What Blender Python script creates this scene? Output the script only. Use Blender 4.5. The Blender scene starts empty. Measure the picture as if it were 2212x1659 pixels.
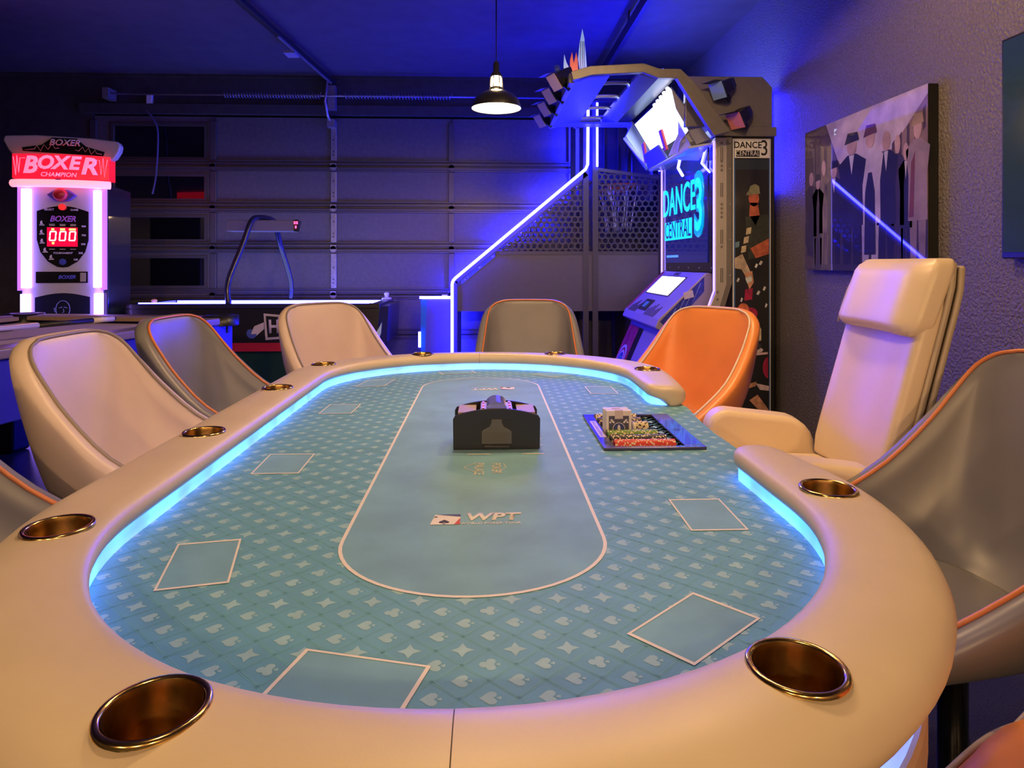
import bpy, bmesh, math, random
from mathutils import Vector, Matrix
random.seed(7)
SC = bpy.context.scene
C = SC.collection
PI = math.pi
sin, cos = math.sin, math.cos
# ------------------------------------------------------------------ camera
cd = bpy.data.cameras.new('camera'); cam = bpy.data.objects.new('camera', cd); C.objects.link(cam)
cd.sensor_width = 36.0; cd.sensor_fit = 'HORIZONTAL'; cd.lens = 36.0*1430/2212
cd.shift_y = -259.5/2212; cd.clip_start = .02
cam.location = (0, 0, 1.18)
cam.rotation_euler = (PI/2, 0, -math.atan(56/1430))
SC.camera = cam
# ------------------------------------------------------------------ world and exposure
w = bpy.data.worlds.new('world'); SC.world = w; w.use_nodes = True
w.node_tree.nodes['Background'].inputs[0].default_value = (.02, .02, .06, 1)
w.node_tree.nodes['Background'].inputs[1].default_value = .05
SC.view_settings.view_transform = 'Standard'
SC.view_settings.look = 'None'
SC.view_settings.gamma = 1
SC.cycles.max_bounces = 6; SC.cycles.diffuse_bounces = 3; SC.cycles.glossy_bounces = 3; SC.cycles.transmission_bounces = 4
SC.view_settings.exposure = 0.45
try: SC.view_settings.use_curve_mapping = False
except Exception: pass
PEND_W = 74.0          # power of each pendant lamp
LED = 240.0             # strength of the blue tubes
# ------------------------------------------------------------------ helpers
MATS = {}
def mat(name, col=(.5,.5,.5), rough=.5, metal=0., emit=None, es=0., noise=0., scale=30., bump=0., bscale=None, coat=0., crough=.03, spec=.5, trans=0., alpha=1., sheen=0., detail=3.):
    if name in MATS: return MATS[name]
    m = bpy.data.materials.new(name); m.use_nodes = True
    nt = m.node_tree; b = nt.nodes['Principled BSDF']; I = b.inputs
    I['Base Color'].default_value = (*col, 1); I['Roughness'].default_value = rough; I['Metallic'].default_value = metal
    I['Specular IOR Level'].default_value = spec
    if coat: I['Coat Weight'].default_value = coat; I['Coat Roughness'].default_value = crough
    if sheen: I['Sheen Weight'].default_value = sheen
    if trans: I['Transmission Weight'].default_value = trans
    if alpha < 1: I['Alpha'].default_value = alpha
    if emit: I['Emission Color'].default_value = (*emit, 1); I['Emission Strength'].default_value = es
    if noise or bump:
        tc = nt.nodes.new('ShaderNodeTexCoord')
        n = nt.nodes.new('ShaderNodeTexNoise'); n.inputs['Scale'].default_value = scale; n.inputs['Detail'].default_value = detail
        nt.links.new(tc.outputs['Object'], n.inputs['Vector'])
        if noise:
            r = nt.nodes.new('ShaderNodeValToRGB')
            r.color_ramp.elements[0].position = .3; r.color_ramp.elements[1].position = .7
            r.color_ramp.elements[0].color = (*[max(0,c*(1-noise)) for c in col], 1)
            r.color_ramp.elements[1].color = (*[min(1,c*(1+noise)) for c in col], 1)
            nt.links.new(n.outputs['Fac'], r.inputs['Fac']); nt.links.new(r.outputs['Color'], I['Base Color'])
        if bump:
            n2 = n
            if bscale:
                n2 = nt.nodes.new('ShaderNodeTexNoise'); n2.inputs['Scale'].default_value = bscale; n2.inputs['Detail'].default_value = 2
                nt.links.new(tc.outputs['Object'], n2.inputs['Vector'])
            bp = nt.nodes.new('ShaderNodeBump'); bp.inputs['Strength'].default_value = bump; bp.inputs['Distance'].default_value = .012 if bump>.8 else .004
            nt.links.new(n2.outputs['Fac'], bp.inputs['Height']); nt.links.new(bp.outputs['Normal'], I['Normal'])
    MATS[name] = m
    return m
def tag(o, label=None, cat=None, group=None, kind=None):
    if label: o['label'] = label
    if cat: o['category'] = cat
    if group: o['group'] = group
    if kind: o['kind'] = kind
    return o
def thing(name, label, cat, loc=(0,0,0), rotz=0., group=None):
    o = bpy.data.objects.new(name, None); C.objects.link(o)
    o.location = loc; o.rotation_euler = (0,0,rotz); o.empty_display_size = .1
    return tag(o, label, cat, group)
class B:
    """collects shapes for ONE mesh"""
    def __init__(s): s.v=[]; s.f=[]; s.m=[]; s.sm=[]
    def add(s, vs, fs, mi=0, sm=False):
        o=len(s.v); s.v += [tuple(p) for p in vs]
        for f in fs: s.f.append([o+i for i in f]); s.m.append(mi); s.sm.append(sm)
        return s
    def box(s, x0,x1,y0,y1,z0,z1, mi=0):
        return s.add([(x0,y0,z0),(x1,y0,z0),(x1,y1,z0),(x0,y1,z0),(x0,y0,z1),(x1,y0,z1),(x1,y1,z1),(x0,y1,z1)],
            [(0,3,2,1),(4,5,6,7),(0,1,5,4),(1,2,6,5),(2,3,7,6),(3,0,4,7)], mi)
    def bar(s, a, b, w, h=None, up=(0,0,1), mi=0):
        h = h or w; a=Vector(a); b=Vector(b); d=(b-a).normalized(); u=Vector(up)
        if abs(d.dot(u))>.98: u=Vector((1,0,0))
        r=d.cross(u).normalized()*w/2; q=r.cross(d).normalized()*h/2
        return s.add([a-r-q,a+r-q,a+r+q,a-r+q,b-r-q,b+r-q,b+r+q,b-r+q],[(0,1,2,3),(7,6,5,4),(0,4,5,1),(1,5,6,2),(2,6,7,3),(3,7,4,0)],mi)
    def slab(s, pts, ext, mi=0):
        """n-gon given by 3D points, extruded along ext"""
        n=len(pts); e=Vector(ext); p=[Vector(q) for q in pts]
        return s.add(p+[q+e for q in p],[tuple(range(n))[::-1],tuple(range(n,2*n))]+[(i,(i+1)%n,n+(i+1)%n,n+i) for i in range(n)],mi)
    def flat(s, pts, mi=0):
        return s.add(pts,[tuple(range(len(pts)))],mi)
    def tube(s, pts, r, n=8, closed=False, mi=0, sm=True):
        P=[Vector(p) for p in pts]; m=len(P); rings=[]; pu=None
        for i,p in enumerate(P):
            if closed: d=P[(i+1)%m]-P[i-1]
            else: d=P[min(i+1,m-1)]-P[max(i-1,0)]
            d.normalize()
            if pu is None:
                u=Vector((0,0,1)) if abs(d.z)<.9 else Vector((1,0,0))
            else: u=pu
            u=(u-d*u.dot(d)).normalized(); pu=u; q=d.cross(u)
            rr=r[i] if isinstance(r,(list,tuple)) else r
            rings.append([p+u*rr*cos(2*PI*k/n)+q*rr*sin(2*PI*k/n) for k in range(n)])
        return s.loft(rings, closed, not closed, mi, sm)
    def loft(s, rings, closed=False, caps=True, mi=0, sm=False):
        n=len(rings[0]); m=len(rings); fs=[]
        for i in range(m if closed else m-1):
            j=(i+1)%m
            for k in range(n): l=(k+1)%n; fs.append((i*n+k,i*n+l,j*n+l,j*n+k))
        o=len(s.v); s.add([p for r in rings for p in r],fs,mi,sm)
        if caps and not closed:
            s.f.append([o+k for k in range(n)][::-1]); s.m.append(mi); s.sm.append(False)
            s.f.append([o+(m-1)*n+k for k in range(n)]); s.m.append(mi); s.sm.append(False)
        return s
    def lathe(s, prof, n=24, c=(0,0,0), mi=0, sm=True, cap=False):
        rings=[[(c[0]+r*cos(2*PI*k/n), c[1]+r*sin(2*PI*k/n), c[2]+z) for k in range(n)] for r,z in prof]
        return s.loft(rings, False, cap, mi, sm)
    def cyl(s, a, b, r, n=16, mi=0, sm=True, r2=None):
        return s.tube([a,b],[r, r if r2 is None else r2],n,False,mi,sm)
    def disc(s, c, U, V, r, n=20, ext=None, mi=0, r2=None):
        c=Vector(c); U=Vector(U); V=Vector(V)
        pts=[c+U*r*cos(2*PI*k/n)+V*(r2 or r)*sin(2*PI*k/n) for k in range(n)]
        return s.slab(pts,ext,mi) if ext is not None else s.flat(pts,mi)
    def build(s, name, mats, parent=None, smooth=False, bevel=0., seg=2, sub=0, world=True, fix=True, kind=None):
        me=bpy.data.meshes.new(name); off=Vector((0,0,0))
        if parent is not None and world:
            p=parent
            while p is not None: off+=p.location; p=p.parent
        me.from_pydata([Vector(p)-off for p in s.v],[],s.f)
        if not isinstance(mats,(list,tuple)): mats=[mats]
        for m in mats: me.materials.append(m)
        for p,mi,sm in zip(me.polygons,s.m,s.sm): p.material_index=mi; p.use_smooth = smooth or sm
        if fix:
            bm=bmesh.new(); bm.from_mesh(me); bmesh.ops.recalc_face_normals(bm,faces=bm.faces); bm.to_mesh(me); bm.free()
        o=bpy.data.objects.new(name,me); C.objects.link(o)
        if parent is not None: o.parent=parent
        if bevel:
            md=o.modifiers.new('bevel','BEVEL'); md.width=bevel; md.segments=seg; md.limit_method='ANGLE'; md.angle_limit=.6
            if smooth:
                wn=o.modifiers.new('wn','WEIGHTED_NORMAL'); wn.keep_sharp=True
        if sub:
            md=o.modifiers.new('sub','SUBSURF'); md.levels=sub; md.render_levels=sub
        if kind: o['kind']=kind
        return o
def frame(o, U, V):
    U=Vector(U).normalized(); V=Vector(V).normalized(); N=U.cross(V)
    return Matrix(((U.x,V.x,N.x,o[0]),(U.y,V.y,N.y,o[1]),(U.z,V.z,N.z,o[2]),(0,0,0,1)))
_tx={}
def text(s, size, m, parent, M, name='lettering', ext=.0008, shear=0., off=0., align='CENTER', sx=1., world=True, space=1.):
    key=(s,shear,off,align,space)
    if key not in _tx:
        cu=bpy.data.curves.new('t','FONT'); cu.body=s; cu.size=1; cu.shear=shear; cu.offset=off; cu.align_x=align; cu.align_y='CENTER'; cu.resolution_u=3; cu.space_character=space
        ob=bpy.data.objects.new('t',cu); C.objects.link(ob)
        dg=bpy.context.evaluated_depsgraph_get()
        _tx[key]=bpy.data.meshes.new_from_object(ob.evaluated_get(dg))
        bpy.data.objects.remove(ob); bpy.data.curves.remove(cu)
    me=_tx[key].copy(); me.name=name
    me.materials.clear(); me.materials.append(m)
    me.transform(Matrix.Diagonal((size*sx,size,1,1)))
    bm=bmesh.new(); bm.from_mesh(me)
    if ext:
        r=bmesh.ops.extrude_face_region(bm,geom=bm.faces[:])
        bmesh.ops.translate(bm,vec=(0,0,ext),verts=[e for e in r['geom'] if isinstance(e,bmesh.types.BMVert)])
    bm.to_mesh(me); bm.free()
    MM=M.copy()
    if world and parent is not None:
        off_=Vector((0,0,0)); p=parent
        while p is not None: off_+=p.location; p=p.parent
        MM=Matrix.Translation(-off_)@MM
    me.transform(MM)
    o=bpy.data.objects.new(name,me); C.objects.link(o); o.parent=parent
    return o
def boolean(o, cutter):
    md=o.modifiers.new('b','BOOLEAN'); md.operation='DIFFERENCE'; md.object=cutter; md.solver='EXACT'
    dg=bpy.context.evaluated_depsgraph_get()
    me=bpy.data.meshes.new_from_object(o.evaluated_get(dg)); o.modifiers.remove(md); old=o.data; me.name=old.name; o.data=me
    bpy.data.meshes.remove(old); bpy.data.objects.remove(cutter)
def cr(P, n):
    """Catmull-Rom through P, n samples per span"""
    P=[Vector(p) for p in P]; out=[]
    Q=[2*P[0]-P[1]]+P+[2*P[-1]-P[-2]]
    for i in range(1,len(Q)-2):
        a,b,c,d=Q[i-1:i+3]
        for k in range(n):
            t=k/n; out.append(.5*((2*b)+(c-a)*t+(2*a-5*b+4*c-d)*t*t+(3*b-a-3*c+d)*t**3))
    out.append(P[-1]); return out
def copy_tree(o, parent=None):
    c=o.copy(); C.objects.link(c); c.parent=parent
    for ch in o.children: copy_tree(ch,c)
    return c
# ------------------------------------------------------------------ shared materials
M_black=mat('black_plastic',(.012,.012,.014),.35)
M_blackgloss=mat('black_gloss',(.008,.008,.01),.12,coat=.5)
M_steel=mat('galvanised_steel',(.38,.36,.36),.4,metal=.6,noise=.15,scale=40)
M_silver=mat('silver_paint',(.42,.41,.42),.35,metal=.45,noise=.05)
M_greypaint=mat('grey_powder_coat',(.14,.13,.135),.5,noise=.08,scale=60)
M_white=mat('white_plastic',(.75,.75,.75),.35)
M_led=mat('blue_light_tube',(.8,.8,1),.4,emit=(.009,.009,1),es=LED)
M_ledsoft=mat('blue_light_edge',(.8,.8,1),.4,emit=(.012,.012,1),es=LED*.3)
# ================================================================== the room
RX, LX, YB, YF, ZC = 2.08, -5.25, 7.22, -4.6, 3.18
m_wall=mat('dark_textured_paint',(.13,.115,.12),.5,noise=.25,scale=90,bump=1.0,bscale=75)
m_wallb=mat('dark_garage_paint',(.055,.05,.052),.6,noise=.15,scale=12)
m_ceil=mat('dark_ceiling_paint',(.085,.075,.09),.75,noise=.12,scale=6,bump=.2,bscale=160)
m_floor=mat('dark_speckled_floor',(.06,.075,.08),.35,noise=.5,scale=180)
def struct(name,b,m): o=b.build(name,m); o['kind']='structure'; return o
struct('floor',B().box(LX-.1,RX+.1,YF-.1,YB+.1,-.1,0),m_floor)
struct('ceiling',B().box(LX-.1,RX+.1,YF-.1,YB+.1,ZC,ZC+.1),m_ceil)
struct('wall_right',B().box(RX,RX+.1,YF-.1,YB+.1,0,ZC),m_wall)
struct('wall_left',B().box(LX-.1,LX,YF-.1,YB+.1,0,ZC),m_wallb)
struct('wall_front',B().box(LX,RX,YF-.1,YF,0,ZC),m_wallb)
DX0,DX1,DTOP=-4.13,.93,2.76
wb=B().box(LX,DX0,YB-.1,YB,0,ZC).box(DX1,RX,YB-.1,YB,0,ZC).box(DX0,DX1,YB-.1,YB,DTOP,ZC)
struct('wall_back',wb,m_wallb)
struct('trim_1',B().box(DX0-.12,DX1+.12,YB-.14,YB-.1,DTOP,DTOP+.1),m_wallb)
struct('trim_2',B().box(LX,RX,YB-.125,YB-.1,ZC-.03,ZC),m_wallb)
# ---- the sectional garage door
m_door=mat('dark_door_steel',(.12,.11,.115),.45,noise=.12,scale=25)
m_drail=mat('door_section_rail',(.10,.09,.092),.4,metal=.3)
m_glass=mat('dark_window_glass',(.004,.004,.006),.03,spec=.9,coat=1)
door=bpy.data.objects.new('door_1',None); C.objects.link(door); door.location=(-1.6,7.14,0)
tag(door,'dark sectional garage door with five small windows down its left side','garage door',kind='structure')
ZB=[2.74,2.208,1.77,1.34,.85,.42,0.0]
XS=[-4.12,-2.88,-1.62,-.37,.92]
for r in range(6):
    z1,z0=ZB[r],ZB[r+1]
    for c in range(4):
        x0,x1=XS[c],XS[c+1]
        if c==0:
            # a bay with a window: frame of four bars and a pane
            b=B(); fx0,fx1=x0+.2,x1-.1; fz0,fz1=z0+.10,z1-.10
            b.box(x0,fx0,7.14,7.17,z0,z1).box(fx1,x1,7.14,7.17,z0,z1).box(fx0,fx1,7.14,7.17,z0,fz0).box(fx0,fx1,7.14,7.17,fz1,z1)
            p=b.build('panel',m_door,door)
            f=B(); t=.028
            f.box(fx0-t,fx0,7.125,7.14,fz0-t,fz1+t).box(fx1,fx1+t,7.125,7.14,fz0-t,fz1+t).box(fx0,fx1,7.125,7.14,fz0-t,fz0).box(fx0,fx1,7.125,7.14,fz1,fz1+t)
            f.build('window_frame',m_drail,p)
            B().box(fx0,fx1,7.152,7.16,fz0,fz1).build('pane',m_glass,p)
        else:
            B().box(x0+.003,x1-.003,7.14,7.17,z0+.004,z1-.004).build('panel',m_door,door)
    # horizontal rails at the foot and head of each section
    if r>0:
        B().box(XS[0],XS[-1],7.115,7.142,z1-.045,z1-.028).build('rail',m_drail,door)
        B().box(XS[0],XS[-1],7.095,7.14,z1-.026,z1-.004).build('rail',m_drail,door)
    B().box(XS[0],XS[-1],7.115,7.142,z0+.022,z0+.045).build('rail',m_drail,door)
    B().box(XS[0],XS[-1],7.105,7.142,z0+.058,z0+.068).build('rail',m_drail,door)
    for c in range(5):
        x=XS[c]; ww=.032 if c!=2 else .03
        mm=M_steel if c==2 else m_drail
        st=B().box(x-ww,x+ww,7.105,7.141,z0+.07,z1-.05).build('stile',mm,door,bevel=.004)
        if c==2:
            for q in (.12,.16,.3): B().cyl((x,7.104,z0+q*.9+.02),(x,7.098,z0+q*.9+.02),.007,8).build('bolt',M_black,st)
        if r>0: 
            h=B(); h.disc((x,7.085,z1-.004),(1,0,0),(0,0,1),.034,14,ext=(0,.02,0)); h.box(x-.03,x+.03,7.085,7.1,z1-.004,z1+.04)
            h.build('hinge',mm,door)
# ---- spring bar, opener rail and track
t=thing('torsion_spring','long blue-lit torsion spring on a shaft above the garage door','spring',(-1.6,6.98,2.93))
B().cyl((-3.9,6.98,2.935),(.9,6.98,2.935),.012,10).build('shaft',M_steel,t)
sp=B()
for i,(a,b_) in enumerate(((-2.72,-1.72),(-1.48,-.36))):
    pts=[(a+(b_-a)*k/240, 6.98+.03*cos(k*.9), 2.935+.03*sin(k*.9)) for k in range(241)]
    B().tube(pts,.006,5).build('coil',mat('spring_steel',(.3,.3,.36),.35,metal=.7),t)
B().box(-1.66,-1.58,7.0,7.08,2.80,3.05).build('bracket',M_steel,t)
for x in(-3.9,.9): B().box(x-.03,x+.03,6.94,7.1,2.88,2.99).build('end_bracket',M_steel,t)
m_rail=mat('dark_rail_steel',(.05,.045,.05),.4,metal=.5)
t=thing('opener_rail','black opener rail running along the ceiling to the garage door','rail',(-1.75,6.0,3.10))
B().bar((-1.62,7.1,3.10),(-1.96,3.2,3.13),.05,.045).build('rail_beam',m_rail,t,bevel=.004)
B().bar((-1.62,7.0,3.075),(-1.74,5.6,3.085),.02,.02).build('chain_guide',M_steel,t)
B().box(-1.80,-1.70,5.95,6.10,3.055,3.075).build('trolley',mat('trolley_plastic',(.35,.35,.4),.4),t)
B().tube([(-1.63,6.88,3.06),(-1.66,6.90,2.86),(-1.65,6.98,2.72),(-1.63,7.08,2.66)],.014,8).build('door_arm',M_steel,t)
B().box(-1.67,-1.59,7.02,7.105,2.62,2.70).build('door_bracket',M_steel,t)
t=thing('door_track','dark steel door track hanging under the ceiling above the arcade machines','track',(1.13,6.3,3.0))
B().box(1.12,1.135,3.2,7.0,3.02,3.10).build('track_web',m_rail,t)
B().box(1.12,1.16,3.2,7.0,3.015,3.022).build('track_lip',m_rail,t)
B().box(1.12,1.16,3.2,7.0,3.095,3.10).build('track_lip',m_rail,t)
for y in (3.6,5.2,6.8): B().box(1.122,1.132,y-.02,y+.02,3.10,ZC).build('hanger',m_rail,t)
# ---- cable on the back wall above the punching machine
t=thing('wall_cable','thin blue-grey cable hanging from a wall socket above the punching machine','cable',(-3.35,7.05,2.2))
B().tube(cr([(-3.52,7.09,2.86),(-3.56,7.09,2.80),(-3.5,7.08,2.72),(-3.44,7.07,2.60),(-3.43,7.06,2.4),(-3.43,7.02,2.1),(-3.43,6.95,1.9)],6),.011,6).build('cord',mat('cable_sheath',(.12,.12,.2),.4),t)
B().box(-3.56,-3.50,7.08,7.12,2.86,2.97).build('socket',M_white,t,bevel=.006)
# ================================================================== pendant lamps
m_shade=mat('black_enamel',(.015,.014,.014),.35)
m_shadein=mat('white_enamel',(.85,.82,.75),.5)
m_bulb=mat('warm_bulb',(1,.9,.7),.3,emit=(1,.66,.3),es=60)
m_lens=mat('warm_diffuser',(1,.95,.85),.4,emit=(1,.74,.40),es=9)
def pendant(x,y,z,label,r=.158,power=PEND_W):
    t=thing('pendant_lamp',label,'lamp',(x,y,z),0,'pendant lamps')
    k=r/.158
    B().lathe([(r,0),(r*.985,.02*k),(r*.90,.055*k),(r*.72,.085*k),(r*.45,.105*k),(.04*k,.118*k),(.036*k,.135*k)],40,(x,y,z)).build('shade',m_shade,t,fix=False)
    B().lathe([(r-.002,.001),(r*.965,.02*k),(r*.88,.052*k),(r*.70,.08*k),(r*.43,.099*k),(.034*k,.112*k)],40,(x,y,z)).build('shade_lining',m_shadein,t,fix=False)
    B().lathe([(0.001,-.004),(r*.6,-.002),(r*.94,.006),(r*.94,.008)],40,(x,y,z)).build('diffuser',m_lens,t,fix=False)
    B().lathe([(.03,.125),(.036,.15),(.034,.185),(.026,.205)],20,(x,y,z)).build('bulb',m_bulb,t,fix=False)
    cg=B()
    for a in range(6):
        q=a*PI/3; cg.bar((x+.040*cos(q),y+.040*sin(q),z+.12),(x+.034*cos(q),y+.034*sin(q),z+.205),.007)
    cg.build('cage',m_shade,t)
    B().lathe([(.036,.2),(.034,.22),(.02,.235),(.02,.285),(.008,.30),(.001,.30)],20,(x,y,z)).build('socket',m_shade,t,fix=False)
    B().cyl((x,y,z+.29),(x,y,ZC-.02),.004,6).build('cord',m_shade,t)
    B().lathe([(.001,-.03),(.05,-.028),(.055,0)],20,(x,y,ZC)).build('ceiling_rose',m_shade,t,fix=False)
    l=bpy.data.lights.new('lamp_light','SPOT'); l.energy=power; l.color=(1,.60,.27); l.shadow_soft_size=.09; l.spot_size=3.12; l.spot_blend=.12
    o=bpy.data.objects.new('lamp_light',l); C.objects.link(o); o.parent=t; o.location=(0,0,-.012)
    return t
pendant(.065,4.2,2.165,'black pendant lamp glowing warm white, in view beside the arcade canopy',power=40)
pendant(-.05,.50,2.70,'black pendant lamp hanging above the near end of the poker table',power=20)
pendant(-.05,2.1,2.70,'black pendant lamp hanging above the far half of the poker table')
pendant(.95,2.55,2.80,'added out-of-view black pendant lamp near the right wall above the dealer seat',power=78)  # unseen lamp added to brighten the dancing machine's side panel
pendant(-2.2,-2.8,2.35,'leftmost of three added black pendant lamps far behind the camera',power=215)  # three unseen lamps added behind the camera for even frontal warm light
pendant(-.4,-2.8,2.35,'middle one of three added black pendant lamps far behind the camera',power=215)
pendant(1.3,-2.8,2.35,'added black pendant lamp near the right wall far behind the camera',power=215)
# ================================================================== poker table
TX,TY=-.028,1.73
T=thing('poker_table','large cream-railed poker table with teal printed felt and cyan lights','poker table',(TX,TY,0))
m_rail_l=mat('cream_rail_leather',(.60,.50,.38),.42,noise=.04,scale=8,bump=.04,bscale=700)
m_felt=mat('teal_speed_cloth',(.10,.33,.50),.55,spec=.3,noise=.08,scale=14,sheen=.15,bump=.05,bscale=900)
m_plain=mat('teal_plain_print',(.145,.36,.50),.60,spec=.3,noise=.12,scale=10,sheen=.15)
m_suit=mat('pale_suit_print',(.29,.51,.60),.55,spec=.3,noise=.06,scale=30)
m_line=mat('pale_line_print',(.15,.42,.55),.55,spec=.3)
m_wht=mat('white_print',(.72,.70,.68),.6)
m_tled=mat('cyan_light_strip',(.6,.9,1),.4,emit=(.03,.25,1),es=2.6)
m_tled2=mat('blue_light_strip',(.6,.9,1),.4,emit=(.025,.15,1),es=2)
def speckle(m,lo,hi,sc):
    nt=m.node_tree; tc=nt.nodes.new('ShaderNodeTexCoord'); n=nt.nodes.new('ShaderNodeTexNoise'); n.inputs['Scale'].default_value=sc; n.inputs['Detail'].default_value=1
    r=nt.nodes.new('ShaderNodeMapRange'); r.inputs['From Min'].default_value=.35; r.inputs['From Max'].default_value=.68; r.inputs['To Min'].default_value=lo; r.inputs['To Max'].default_value=hi
    nt.links.new(tc.outputs['Object'],n.inputs['Vector']); nt.links.new(n.outputs['Fac'],r.inputs['Value']); nt.links.new(r.outputs['Result'],nt.nodes['Principled BSDF'].inputs['Emission Strength'])
speckle(m_tled,1.1,3.0,9); speckle(m_tled2,1.0,2.4,6)
m_apron=mat('tan_apron_leather',(.42,.31,.22),.45,noise=.05,scale=10)
m_wood=mat('dark_board',(.03,.025,.022),.6)
ao,ai=.715,.552
NEAR=dict(bo=.71,co=.56,bi=.53,ci=.60); FAR=dict(bo=.46,co=.79,bi=.47,ci=.66)
def end_pts(sgn, k, near):
    """one (inner, outer) pair on an end; k runs 0 (tip) to 1 (side)"""
    e=NEAR if near else FAR; sg=-1 if near else 1; p=PI/2*k
    return ((TX+sgn*ai*sin(p),TY+sg*(e['ci']+e['bi']*cos(p))),(TX+sgn*ao*sin(p),TY+sg*(e['co']+e['bo']*cos(p))))
def pairs_half(sgn, n=26, ns=14):
    """(inner, outer) along one half from the near tip round to the far tip; sgn -1 left, +1 right"""
    a=[end_pts(sgn,k/n,True) for k in range(n+1)]; c=[end_pts(sgn,k/n,False) for k in range(n,-1,-1)]
    mid=[]
    for k in range(1,ns):
        f=k/ns; mid.append(tuple((p[0]+(q[0]-p[0])*f,p[1]+(q[1]-p[1])*f) for p,q in zip(a[-1],c[0])))
    return a+mid+c
def pairs_right(near=True, n=26):
    out=[end_pts(1,k/n,near) for k in range(n+1)]
    ye=(1.365 if near else 2.17)
    yi,yo=out[-1][0][1],out[-1][1][1]
    for k in range(1,9):
        f=k/8; out.append(((TX+ai,yi+(ye-yi)*f),(TX+ao-(.03*f*f),yo+(ye-yo)*f)))
    return out
def section(p, prof, hs=1., zs=1., dy=0.):
    (ix,iy),(ox,oy)=p; mx,my=(ix+ox)/2,(iy+oy)/2; r=[]
    for s,z in prof:
        q=(s-.5)*hs+.5
        r.append((ix+(ox-ix)*q, iy+(oy-iy)*q+dy, .752+(z-.752)*zs))
    return r
PADS=[(.05,.750),(.015,.757),(0,.767),(.02,.778),(.08,.7855),(.18,.7895),(.32,.791),(.5,.791),(.66,.789),(.79,.784),(.89,.777),(.96,.767),(1.,.755),(.99,.742),(.945,.730),(.86,.720),(.76,.7135),(.5,.7135),(.2,.742)]
def sweep(prs, prof, end=0, er=.075, zsh=True):
    rings=[section(p,prof) for p in prs]
    if end:
        for k in range(1,9):
            a=PI/2*k/8*.97; rings.append(section(prs[-1],prof,cos(a)**.75,(.55+.45*cos(a)) if zsh else 1,end*er*sin(a)))
    return rings
PL=pairs_half(-1); PN=pairs_right(True); PF=pairs_right(False)
def trim_start(prs,d): # small gap at the seams
    (i,o)=prs[0]; return [((i[0]+d,i[1]),(o[0]+d,o[1]))]+prs[1:]
PLs=trim_start(PL,-.0006); (i_,o_)=PLs[-1]; PLs[-1]=((i_[0]-.0006,i_[1]),(o_[0]-.0006,o_[1]))
CUPS=[(.300,.628),(.592,1.124),(.597,2.43),(.30,2.86),(-.275,2.872),(-.63,2.597),(-.655,2.108),(-.653,1.559),(-.632,1.004),(-.29,.590)]
def cutter():
    b=B()
    for x,y in CUPS: b.lathe([(.0432,.66),(.0432,.84)],32,(x,y,0),cap=True)
    return b.build('cutter',m_wood)
for nm,prs,e in (('rail_pad',PLs,0),('rail_pad',trim_start(PN,.0006),1),('rail_pad',trim_start(PF,.0006),-1)):
    o=B().loft(sweep(prs,PADS,e),False,True,0,True).build(nm,m_rail_l,T,smooth=True)
    boolean(o,cutter())
    for p in o.data.polygons: p.use_smooth=True
    md=o.modifiers.new('es','EDGE_SPLIT'); md.split_angle=.9
for p in (PL[0],PL[-1]):
    rg=[[(x+d,y,z-.0008) for x,y,z in section(p,PADS,.99)] for d in(-.0012,.0012)]
    B().loft(rg).build('seam',mat('seam_thread',(.08,.06,.04),.7),T)
# boards and light strips that follow the rail
BOARD=[(.16,.690),(.16,.708),(.69,.708),(.69,.690)]
LEDI=[(.06,.7235),(.06,.757),(.10,.757),(.10,.7235)]
LEDO=[(.70,.655),(.70,.7125),(.745,.7125),(.745,.655)]
APR=[(.62,.58),(.62,.655),(.78,.655),(.80,.645),(.80,.59),(.78,.58)]
for prs,e in ((PL,0),(PN,1),(PF,-1)):
    for prof,nm,mm in ((BOARD,'rail_board',m_wood),(LEDI,'inner_light_strip',m_tled),(LEDO,'outer_light_strip',m_tled2),(APR,'apron',m_apron)):
        o=B().loft(sweep(prs,prof,e,.055,False),False,True).build(nm,mm,T)
        if nm=='apron':
            pass
# felt deck with a sunk opening for the chip tray
fe=[]
for p in PL: fe.append((p[0][0]+(p[1][0]-p[0][0])*.14, p[0][1]+(p[1][1]-p[0][1])*.14))
fr=[]
for p in PF[:-2]: fr.append((p[0][0]+(p[1][0]-p[0][0])*.14, p[0][1]+(p[1][1]-p[0][1])*.14))
fr+=[(.60,2.16),(.635,2.13),(.64,2.08),(.625,1.95),(.615,1.77),(.62,1.6),(.63,1.48),(.62,1.43),(.60,1.40)]
fn=[(p[0][0]+(p[1][0]-p[0][0])*.14, p[0][1]+(p[1][1]-p[0][1])*.14) for p in PN[:-2]][::-1]
FELT=fe+fr[1:]+fn[:-1]
ZFELT=.7235
o=B().slab([(x,y,.690) for x,y in FELT],(0,0,ZFELT-.690)).build('playing_surface',m_felt,T)
TRX0,TRX1,TRY0,TRY1=.287,.541,1.603,1.962
boolean(o,B().box(TRX0+.012,TRX1-.012,TRY0+.012,TRY1-.012,.60,.80).build('cutter',m_wood))
B().box(.585,.612,1.40,2.13,.60,.689).build('dealer_board',m_apron,T,bevel=.008)
for y in (TY-.72,TY+.72):
    pb=B()
    pb.loft([[(TX+sx*.20*k,y+sy*.20*k,z) for sx,sy in((-1,-1),(1,-1),(1,1),(-1,1))] for z,k in ((0.03,1.15),(.08,1.0),(.45,.8),(.689,1.2))])
    pb.build('pedestal',m_wood,T,bevel=.02)
    B().box(TX-.34,TX+.34,y-.12,y+.12,0,.04).build('foot',m_wood,T,bevel=.012)
m_gold=mat('brushed_brass',(.70,.46,.17),.18,metal=1)
m_gold2=mat('dark_brass',(.40,.24,.08),.28,metal=1,noise=.3,scale=40)
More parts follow.
